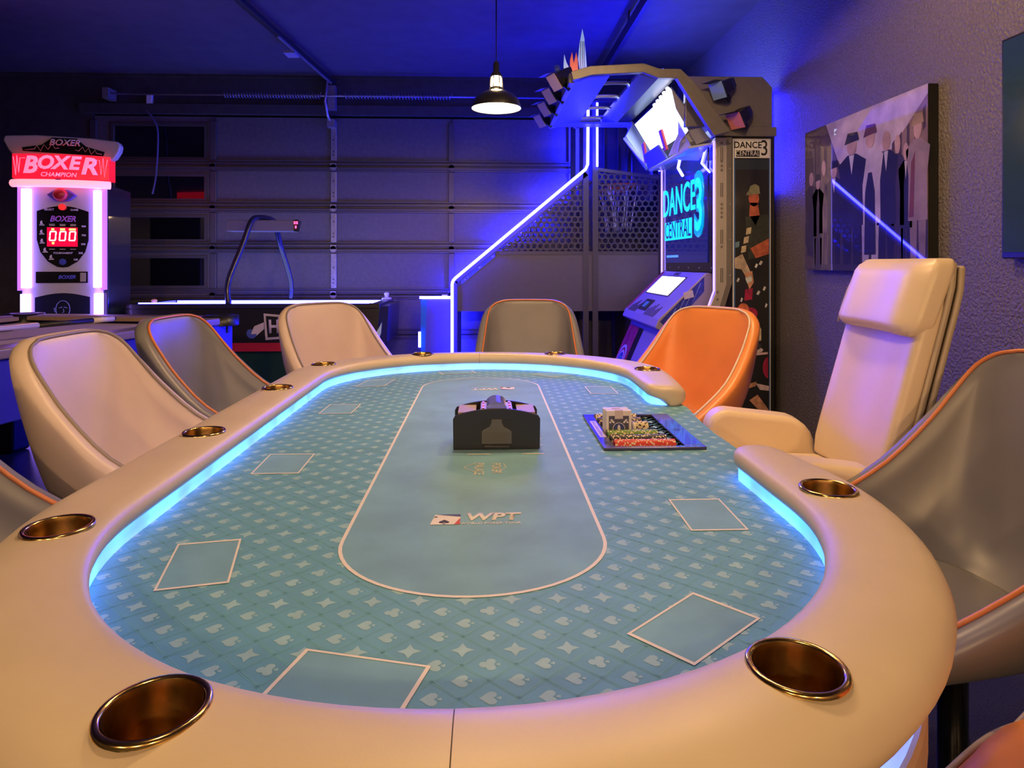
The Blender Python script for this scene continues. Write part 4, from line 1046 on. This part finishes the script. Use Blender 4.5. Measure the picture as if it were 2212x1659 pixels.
art([(.28,.53),(.50,.54),(.55,.50),(.42,.475)],skl,lay=3); art([(.30,.515),(.48,.525),(.50,.505),(.36,.495)],(.5,.55,.6),lay=4); art([(.02,.64),(.14,.645),(.13,.625),(.02,.62)],tl,lay=1)
for (u,v,s) in ((.62,.56,.05),(.75,.57,.06),(.1,.51,.05),(.85,.48,.05),(.68,.465,.06),(.2,.44,.04),(.9,.42,.04)): art([(u-s,v-.006),(u,v+.007),(u+s,v+.002),(u,v-.010)],wh,lay=1)
art([(.30,.475),(.52,.48),(.50,.44),(.28,.435)],mag,lay=1); art(oval(.25,.405,.16,.022),(.55,.14,.06),lay=2); art(oval(.46,.39,.20,.022),mag,lay=1)
art([(.10,.335),(.36,.375),(.62,.37),(.76,.335),(.76,.295),(.40,.29),(.26,.32)],crm,lay=3); art([(.14,.345),(.36,.372),(.42,.352),(.2,.325)],(.55,.30,.12),lay=4)
art([(.0,.325),(.18,.335),(.24,.255),(.08,.25)],skin,lay=2); art(oval(.52,.275,.24,.016),(.04,.045,.05),lay=4); art(oval(.5,.262,.32,.012),(.5,.42,.42),lay=3)
art([(.0,.245),(.95,.255),(.95,.247),(.0,.236)],(.5,.35,.42),lay=5)
art(oval(1.0,.20,.2,.04) [4:11],mag,lay=1)
art([(.3,.14),(.62,.15),(.60,.135),(.34,.125)],skl,lay=2); art([(.60,.145),(.98,.135),(.98,.118),(.72,.122)],(.6,.45,.5),lay=3); art([(.42,.085),(.66,.105),(.98,.05),(.98,.0),(.80,.0),(.7,.05)],skl,lay=2); art([(.70,.045),(.96,.05),(.92,.0),(.72,.0)],mag,lay=3)
for k in range(4): art([(.2+.12*k,.0),(.26+.12*k,.03),(.32+.12*k,.0),(.26+.12*k,.012)],wh,lay=4)
# silver columns each side of the screen, bent outwards at the foot
for yc,dy in ((YD,1),(YE-.06,1)):
    cl=B().slab([(1.612,yc-.004,2.07),(1.728,yc-.004,2.07),(1.728,yc-.004,1.045),(1.665,yc-.004,.84),(1.62,yc-.004,.50),(1.50,yc-.004,.50),(1.552,yc-.004,.83),(1.612,yc-.004,.975)],(0,.06,0)).build('column',m_dsil,DM,bevel=.004)
    B().slab([(1.690,yc-.008,2.07),(1.728,yc-.008,2.07),(1.728,yc-.008,1.045),(1.665,yc-.008,.84),(1.62,yc-.008,.5),(1.585,yc-.008,.5),(1.628,yc-.008,.835),(1.690,yc-.008,1.04)],(0,.004,0)).build('column_edge',m_dgr,cl)
    for zz in (2.03,1.90,1.87,1.84,1.60,1.57,1.54,1.51,1.30,.98,.93):
        pts=[]
        for k in range(10):
            a=PI/2+PI*k/5; r=.013 if k%2==0 else .0055; pts.append((1.655-(.03 if zz<1 else 0)+r*cos(a),yc-.009,zz+r*sin(a)))
        B().slab(pts,(0,.004,0)).build('star',m_dgr,cl)
    for zz in (2.0,1.75,1.42,1.15): B().box(1.648,1.651,yc-.008,yc-.004,zz-.10,zz).build('groove',M_black,cl); B().box(1.660,1.663,yc-.008,yc-.004,zz-.10,zz).build('groove',M_black,cl)
    for zz in (2.04,1.85,1.6,1.35,1.1): B().cyl((1.712,yc-.009,zz),(1.712,yc-.013,zz),.005,8).build('rivet',M_silver,cl)
    B().tube([(1.605,yc+.01,2.05),(1.605,yc+.01,.99),(1.547,yc+.01,.83),(1.50,yc+.01,.52)],.007,6).build('light_tube',mat('lilac_column_light',(.6,.5,.9),.4,emit=(.22,.16,1),es=2.5),DM)
# screen between the columns, facing -x
B().box(1.62,1.729,YD+.061,YE-.061,1.12,2.07).build('screen_bezel',M_blackgloss,DM)
scn=B().box(1.612,1.6195,YD+.17,YE-.16,1.19,2.04).build('screen',mat('navy_screen',(.005,.006,.03),.1,emit=(.01,.015,.22),es=.5,coat=.6),DM)
m_cy=mat('cyan_screen_letters',(.0,.3,.4),.3,emit=(.01,.62,.95),es=1.05); m_cy2=mat('deep_cyan_screen',(.0,.2,.3),.3,emit=(.0,.28,.55),es=.8); m_scd=mat('screen_dark',(.002,.004,.03),.3,emit=(.01,.02,.2),es=.4)
sT=lambda s,sz,mm,y,z,d=.0,**k: text(s,sz,mm,scn,frame((1.6095-d,y,z),(0,-1,0),(0,0,1)),**k)
# logo spans y 5.886 (left) to 4.821 (right)
sT('DANCE',.335,m_cy,5.50,1.705,off=.012,sx=.82)
B().box(1.6095,1.6115,5.13,5.91,1.385,1.545).build('logo_bar',m_cy,scn)
sT('CENTRAL',.205,m_scd,5.52,1.465,.0014,off=.004,sx=.84)
sT('3',.62,m_cy2,4.945,1.61,off=.06,sx=.80); sT('3',.56,m_cy,4.96,1.61,.0022,off=.015,sx=.80)
B().box(1.6095,1.6115,5.5,5.85,1.235,1.255).build('credit_line',mat('screen_small_text',(.1,.3,.6),.3,emit=(.1,.35,.9),es=.6),scn)
for k in range(6): B().cyl((1.6195,YD+.10+k*.27,1.15),(1.6165,YD+.10+k*.27,1.15),.006,8).build('bolt',M_silver,DM)
# slanted control console below the screen
cy0,cy1=4.76,5.92
m_con=mat('console_lilac_plastic',(.30,.25,.36),.35)
con=B().slab([(1.60,cy0,1.115),(1.25,cy0,.775),(1.225,cy0,.715),(1.31,cy0,.67),(1.06,cy0,.10),(1.06,cy0,0),(1.725,cy0,0),(1.725,cy0,1.115)],(0,cy1-cy0,0)).build('control_console',m_con,DM,bevel=.008)
def cf(s,y,d=0.):
    """point on the upper slope: s from 0 (top) to 1 (foot), d above the surface"""
    nx,nz=-.697,.717
    return (1.60-.35*s+nx*d, y, 1.115-.34*s+nz*d)
def cslab(q,th,nm,mm,d=0.,par=None): return B().slab([cf(s,y,d) for s,y in q],(-.697*th,0,.717*th)).build(nm,mm,par or con)
m_wscr=mat('white_screen',(.9,.9,1),.3,emit=(.85,.82,1),es=2.2)
cslab([(.12,5.77),(.12,5.07),(.56,5.07),(.56,5.77)],.004,'touch_bezel',M_black,.001)
cslab([(.14,5.75),(.14,5.09),(.54,5.09),(.54,5.75)],.003,'touch_screen',m_wscr,.0055)
cslab([(.68,5.52),(.68,5.28),(.92,5.28),(.92,5.52)],.006,'card_reader',M_black,.001)
cslab([(.74,5.46),(.74,5.36),(.86,5.36),(.86,5.46)],.003,'reader_window',mat('teal_window',(.05,.3,.35),.3),.0075)
for ya,yb in ((5.80,5.56),(5.24,4.96)):
    for k in range(7):
        y=ya+(yb-ya)*k/6; hgt=.10+.12*((k*5)%4)/3
        cslab([(.95-hgt,y),(.95-hgt,y-.016),(.99,y-.016),(.99,y)],.002,'speaker_bar',M_black,.001)
text('DANCE',.05,M_black,con,frame(cf(.06,5.42,.001),(0,-1,0),(.717,0,.697)),off=.01)
# red and blue prints on its edges and lower front
m_cred=mat('console_red_print',(.40,.03,.10),.4,noise=.4,scale=14); m_cblu=mat('console_blue_print',(.02,.03,.35),.4,noise=.6,scale=30)
cslab([(.02,5.915),(.02,5.84),(.97,5.86),(.97,5.915)],.002,'edge_print',m_cred,.001)
B().slab([(1.585,cy0-.001,1.085),(1.585,cy0-.001,.98),(1.33,cy0-.001,.70),(1.26,cy0-.001,.76)],(0,-.002,0)).build('side_print',m_cblu,con)
B().slab([(1.50,cy0-.003,.99),(1.43,cy0-.003,.97),(1.44,cy0-.003,.92),(1.51,cy0-.003,.94)],(0,-.002,0)).build('side_badge',mat('lilac_label'),con)
for k in range(4): B().tube([(1.56-.06*k,cy0-.004,1.04-.06*k),(1.50-.06*k,cy0-.004,.90-.05*k)],.002,4).build('side_streak',mat('pale_blue_print'),con)
def lf(s,y,d=0.): return (1.31-.25*s-.916*d,y,.67-.57*s+.40*d)
B().slab([lf(s,y,.001) for s,y in ((.05,5.90),(.05,5.55),(.98,5.55),(.98,5.90))],(-.002,0,.001)).build('front_print',m_cred,con)
B().slab([lf(s,y,.001) for s,y in ((.05,5.54),(.05,5.40),(.98,5.40),(.98,5.54))],(-.002,0,.001)).build('front_stripe',M_black,con)
for r,cc in ((.13,'lilac_label'),(.105,'console_red_print'),(.08,'lilac_label'),(.06,'console_blue_print'),(.03,'teal_window')):
    c0=lf(.55,5.73,.004+(.14-r)*.03); U=Vector((0,1,0)); V=Vector((-.4,0,-.916))
    B().disc(c0,U,V,r,24,ext=(-.001,0,0)).build('target_print',mat(cc),con)
# ---- overhead canopy
ZU=2.44; ca0,ca1=4.43,6.05
m_und=mat('canopy_underside',(.30,.30,.42),.22,metal=.55)
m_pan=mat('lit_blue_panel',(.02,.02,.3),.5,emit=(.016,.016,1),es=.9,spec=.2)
CN=B().slab([(.585,ca0,2.415),(.71,ca0,2.452),(1.06,ca0,2.475),(1.165,ca0,2.437),(1.29,ca0,2.437),(1.545,ca0,2.05),(1.66,ca0,2.08),(1.40,ca0,2.42),(1.315,ca0,2.50),(1.17,ca0,2.50),(1.065,ca0,2.535),(.70,ca0,2.512),(.572,ca0,2.473)],(0,.05,0)).build('canopy_end',m_dgr,DM,bevel=.003)
B().slab([(.585,ca1-.05,2.415),(.71,ca1-.05,2.452),(1.06,ca1-.05,2.475),(1.165,ca1-.05,2.437),(1.29,ca1-.05,2.437),(1.545,ca1-.05,2.05),(1.66,ca1-.05,2.08),(1.40,ca1-.05,2.42),(1.315,ca1-.05,2.50),(1.17,ca1-.05,2.50),(1.065,ca1-.05,2.535),(.70,ca1-.05,2.512),(.572,ca1-.05,2.473)],(0,.05,0)).build('canopy_end',m_dgr,DM,bevel=.003)
B().box(.565,.60,ca0+.05,ca1-.05,2.41,2.475).build('canopy_fascia',m_dgr,DM,bevel=.003)
B().slab([(.60,ca0+.05,2.417),(.84,ca0+.05,2.458),(.84,ca0+.05,2.475),(.60,ca0+.05,2.435)],(0,ca1-ca0-.10,0)).build('canopy_panel',m_pan,DM)
B().slab([(1.04,ca0+.05,2.475),(1.165,ca0+.05,2.437),(1.165,ca0+.05,2.46),(1.04,ca0+.05,2.50)],(0,ca1-ca0-.10,0)).build('canopy_beam',m_und,DM)
B().box(1.165,1.30,ca0+.05,ca1-.05,2.455,2.49).build('canopy_recess',M_black,DM)
for k in range(5):
    y=ca0+.30+k*.38
    B().tube(cr([(.83,y,2.475),(.90,y,2.482),(1.0,y,2.482),(1.035,y+.04,2.485),(1.05,y+.10,2.487)],4),.014,8).build('canopy_tube',M_silver,DM)
B().box(.60,1.30,ca1-.20,ca1-.05,2.425,2.44).build('canopy_panel',m_pan,DM)
# blue tubes hidden in the canopy edges that wash its underside and the ceiling
B().tube([(1.22,ca0+.1,2.52),(1.22,ca1-.1,2.52)],.010,6).build('light_tube',M_led,DM)
# lamp head: tilted lit panel with faceted cowl
hy0,hy1=4.62,5.90
m_lit=mat('lit_head_panel',(.9,.95,1),.3,emit=(.62,.80,1),es=3.4)
B().slab([(1.30,hy0+.05,2.40),(1.46,hy0+.05,2.14),(1.47,hy0+.05,2.145),(1.31,hy0+.05,2.41)],(0,hy1-hy0-.20,0)).build('lit_panel',m_lit,DM)
B().slab([(1.46,hy0+.02,2.16),(1.395,hy0+.10,2.06),(1.43,hy0+.30,1.965),(1.60,hy0+.30,1.96),(1.61,hy0+.02,2.06)],(0,.03,0)).build('cowl_cheek',m_dcow,DM)
# cowl: outer faceted bowl under the panel
def ring(pts): return [Vector(p) for p in pts]
r0=ring([(1.29,hy0,2.43),(1.29,hy1,2.43),(1.60,hy1,2.07),(1.60,hy0,2.07)])
r1=ring([(1.26,hy0+.14,2.33),(1.26,hy1-.14,2.33),(1.44,hy1-.10,2.03),(1.44,hy0+.10,2.03)])
cw=B(); 
# near and far cheeks, lower jaw as thick facets
def facet(q,th,nm,mm=m_dcow):
    q=[Vector(p) for p in q]; n_=(q[1]-q[0]).cross(q[2]-q[0]).normalized()*th
    B().slab(q,n_).build(nm,mm,DM,bevel=.004)
facet([(1.30,hy0,2.43),(1.58,hy0,2.06),(1.50,hy0+.05,2.03),(1.345,hy0+.03,2.28)],.02,'cowl_cheek',mat('cowl_grey_plastic',(.30,.30,.34),.35))
facet([(1.30,hy1,2.43),(1.22,hy1-.10,2.30),(1.44,hy1-.06,2.02),(1.58,hy1,2.06)],.02,'cowl_cheek')
facet([(1.44,hy0+.06,2.02),(1.38,hy0+.34,1.975),(1.38,hy1-.34,1.975),(1.44,hy1-.06,2.02),(1.60,hy1,2.04),(1.60,hy0,2.04)],.02,'cowl_jaw')
facet([(1.37,hy0+.06,2.20),(1.40,hy0+.16,2.12),(1.38,hy0+.34,1.99),(1.47,hy0+.07,2.02)],.02,'cowl_wing')
facet([(1.22,hy1-.10,2.30),(1.44,hy1-.06,2.02),(1.36,hy1-.32,2.04),(1.33,hy1-.20,2.12)],.02,'cowl_wing')
facet([(1.33,hy0+.42,2.10),(1.33,hy1-.42,2.10),(1.385,hy1-.36,1.985),(1.385,hy0+.36,1.985)],.02,'cowl_nose',mat('cowl_blue_plastic',(.10,.12,.55),.3,coat=.3))
facet([(1.335,hy0+.33,2.20),(1.335,hy0+.40,2.20),(1.37,hy0+.36,2.04),(1.37,hy0+.30,2.04)],.02,'cowl_strip',mat('red_print'))
facet([(1.335,hy1-.40,2.20),(1.335,hy1-.33,2.20),(1.37,hy1-.30,2.04),(1.37,hy1-.36,2.04)],.02,'cowl_strip',mat('red_print'))
for k in range(5):
    f=k/4; p=(1.315+.015*f,hy0+.05+.42*f,2.405-.015*f)
    B().disc(p,(0,1,0),Vector((.55,0,-.83)),.033,18,ext=(-.012,0,-.008),r2=.045).build('round_light',mat('round_white_light',(.9,.9,1),.3,emit=(.8,.8,1),es=6),DM)
B().disc((1.36,hy1-.02,2.22),(0,1,0),Vector((.55,0,-.83)),.033,18,ext=(-.012,0,-.008),r2=.045).build('round_light',mat('round_white_light'),DM)
B().tube([(1.50,5.05,2.02),(1.50,5.12,1.93),(1.56,5.2,1.88)],.012,8).build('head_strut',M_ledsoft,DM)
B().tube([(1.606,4.76,2.06),(1.606,4.88,1.93),(1.606,4.70,1.84)],.008,6).build('screen_light_tube',M_ledsoft,DM)
# stage lamps with barn doors
def stage(px,py,pz,d,mm,nm='stage_lamp'):
    """small lamp; d aims its lens"""
    D=Vector(d).normalized(); r=D.cross(Vector((0,0,1))).normalized(); u=r.cross(D); p=Vector((px,py,pz))
    b=B(); q=[[p+D*a+r*sx*w_+u*sy*w_ for sx,sy in((-1,-1),(1,-1),(1,1),(-1,1))] for a,w_ in((-.10,.030),(-.05,.042),(.03,.045),(.06,.060))]
    o=b.loft(q).build(nm,M_black,DM,bevel=.004)
    b=B(); b.slab([p+D*.062+r*sx*.058+u*sy*.058 for sx,sy in((-1,-1),(1,-1),(1,1),(-1,1))],D*.004); b.build('lens',mm,o)
    b=B()
    b.slab([p+D*.06+u*.06-r*.06,p+D*.06+u*.06+r*.06,p+D*.12+u*.085+r*.06,p+D*.12+u*.085-r*.06],u*.003); b.build('barn_door',M_black,o)
    B().bar(p-u*.045,p-u*.10-D*.02,.012,.04).build('yoke',M_black,o)
m_l1=mat('warm_gel',(.55,.38,.22),.3,coat=.3); m_l2=mat('blue_gel',(.25,.42,.6),.3,coat=.3); m_l3=mat('orange_gel',(.75,.25,.10),.25,coat=.4)
for k,(y) in enumerate((4.60,4.98,5.40,5.85)):
    stage(.52,y,2.475,(-.70,-.30,-.55),m_l1); B().cyl((.505,y+.02,2.52),(.49,y-.02,2.55),.02,10).build('lamp_knob',mat('blue_button'),DM)
stage(1.64,4.52,2.40,(-.75,-.40,-.45),m_l2); stage(1.76,4.52,2.20,(-.70,-.40,-.55),m_l3)
# flame shaped topper of clear painted plastic
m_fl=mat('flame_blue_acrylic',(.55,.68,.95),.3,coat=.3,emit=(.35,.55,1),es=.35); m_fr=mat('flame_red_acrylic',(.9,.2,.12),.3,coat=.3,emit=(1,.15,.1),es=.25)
fl=lambda pts,mm,yy: B().slab([(x,yy,z) for x,z in pts],(0,.012,0)).build('flame_topper',mm,DM,bevel=.002)
fl([(.66,2.52),(.645,2.62),(.655,2.72),(.675,2.83),(.69,2.76),(.70,2.65),(.71,2.52)],m_fl,4.62)
fl([(.59,2.49),(.585,2.60),(.60,2.66),(.612,2.58),(.63,2.66),(.64,2.60),(.645,2.50)],m_fr,4.60)
fl([(.56,2.48),(.545,2.57),(.55,2.655),(.565,2.60),(.585,2.56),(.60,2.49)],m_fl,4.64)
for x in (.665,.68,.692): B().tube([(x,4.618,2.53),(x-.006,4.618,2.62),(x-.002,4.618,2.74)],.003,5).build('flame_rib',M_white,DM)
# dance stage on the floor
B().box(.45,1.05,4.72,6.1,0,.12).build('dance_stage',M_black,DM,bevel=.01)
# ================================================================== framed picture on the right wall
PX=RX-.045
PC=thing('framed_picture','glossy framed picture of people in dark coats on the right wall','picture',(RX-.02,3.55,1.575))
py0,py1,pz0,pz1=2.965,4.135,1.142,2.010
def gm(nm,c,n=.25,s=9): return mat('pic_'+nm,c,.6,noise=n,scale=s,coat=1.,crough=.02,spec=.15)
B().box(PX,RX-.002,py0-.0,py1,pz0,pz1).build('canvas_edge',mat('black_frame',(.006,.006,.007),.5),PC)
pk=B().box(PX-.006,PX-.0005,py0+.004,py1,pz0,pz1).build('picture_sheet',gm('street',(.10,.075,.075)),PC)
def pg(pts,c,nm,lay=0,par=None):
    """pts: u 0 left..1 right as seen, v 0 bottom..1 top"""
    B().slab([(PX-.0062-lay*.00025,py1+(py0-py1)*u,pz0+(pz1-pz0)*v) for u,v in pts],(-.0002,0,0)).build(nm,gm(nm,c),par or pk)
pg([(.22,1),(1,1),(1,.93),(.78,.70),(.42,.60),(.30,.74)],(.36,.30,.36),'sky')
pg([(0,1),(.22,1),(.33,.74),(.42,.60),(.42,.35),(0,.30)],(.07,.05,.045),'left_houses',1)
pg([(1,.95),(.78,.72),(.66,.60),(.66,.35),(1,.30)],(.17,.115,.085),'right_houses',1)
for k in range(6):
    u=.72+k*.05; pg([(u,.70+.035*k),(u+.018,.72+.035*k),(u+.018,.60+.035*k),(u,.58+.035*k)],(.05,.035,.03),'house_window',2)
pg([(0,0),(1,0),(1,.36),(.66,.40),(.42,.40),(0,.34)],(.03,.024,.026),'road',2)
def person(u,h,w,coat,head,hat=None,shirt=None,lay=3,base=.04):
    top=base+h
    kn=base+.30*h
    cn='coat_%d'%(int(coat[0]*100))
    for q in(-1,1): pg([(u+q*.06*w,base),(u+q*.30*w,base),(u+q*.34*w,kn+.04),(u+q*.02*w,kn+.04)],tuple(c*.8 for c in coat),'trousers_%d'%(int(coat[0]*100)),lay)
    pg([(u-.40*w,kn),(u+.40*w,kn),(u+.38*w,base+.6*h),(u+.50*w,top-.21*h),(u+.16*w,top-.145*h),(u-.16*w,top-.145*h),(u-.50*w,top-.21*h),(u-.38*w,base+.6*h)],coat,cn,lay+1)
    n=12; pg([(u+.17*w*cos(2*PI*k/n),top-.075*h+.075*h*sin(2*PI*k/n)) for k in range(n)],head,'face_%d'%int(head[0]*100),lay+2)
    if hat: pg([(u-.26*w,top-.055*h),(u+.26*w,top-.045*h),(u+.2*w,top+.02*h),(u-.14*w,top+.03*h)],hat,'cap_%d'%int(hat[0]*100),lay+3)
    if shirt: pg([(u-.09*w,top-.15*h),(u+.09*w,top-.15*h),(u,top-.30*h)],shirt,'shirt_%d'%int(shirt[0]*100),lay+3)
dkc=(.012,.012,.016); fc=(.33,.22,.19)
person(.07,.66,.14,(.03,.022,.022),fc,None,None); person(.14,.62,.12,(.035,.03,.03),fc,dkc); person(.20,.72,.12,(.11,.075,.06),fc)
person(.30,.68,.17,dkc,fc,dkc,(.4,.38,.42),5); person(.46,.82,.24,dkc,fc,(.02,.018,.02),(.42,.40,.45),7); person(.61,.83,.20,(.35,.31,.36),fc,(.09,.04,.03),None,6); pg([(.565,.10),(.655,.10),(.648,.48),(.625,.60),(.597,.60),(.572,.48)],dkc,'dress',10)
person(.73,.78,.17,dkc,fc,None,(.35,.33,.38),5); person(.81,.74,.11,(.03,.02,.025),fc,None,None,4); person(.865,.68,.10,dkc,fc,None,(.3,.28,.3),4); person(.94,.80,.15,(.20,.15,.14),fc,(.25,.18,.10),None,5); pg([(.885,.30),(.915,.30),(.925,.66),(.90,.60)],(.12,.04,.03),'scarf',8)
# ================================================================== television
TV=thing('television','dark wall-mounted television cut off by the right edge','television',(RX-.03,1.92,1.62))
B().box(RX-.052,RX-.002,1.30,2.53,1.20,2.06).build('casing',M_black,TV,bevel=.005)
B().box(RX-.055,RX-.0525,1.315,2.518,1.225,2.048).build('screen',mat('tv_glass',(.02,.05,.06),.12,coat=1.,crough=.06,spec=.8),TV)
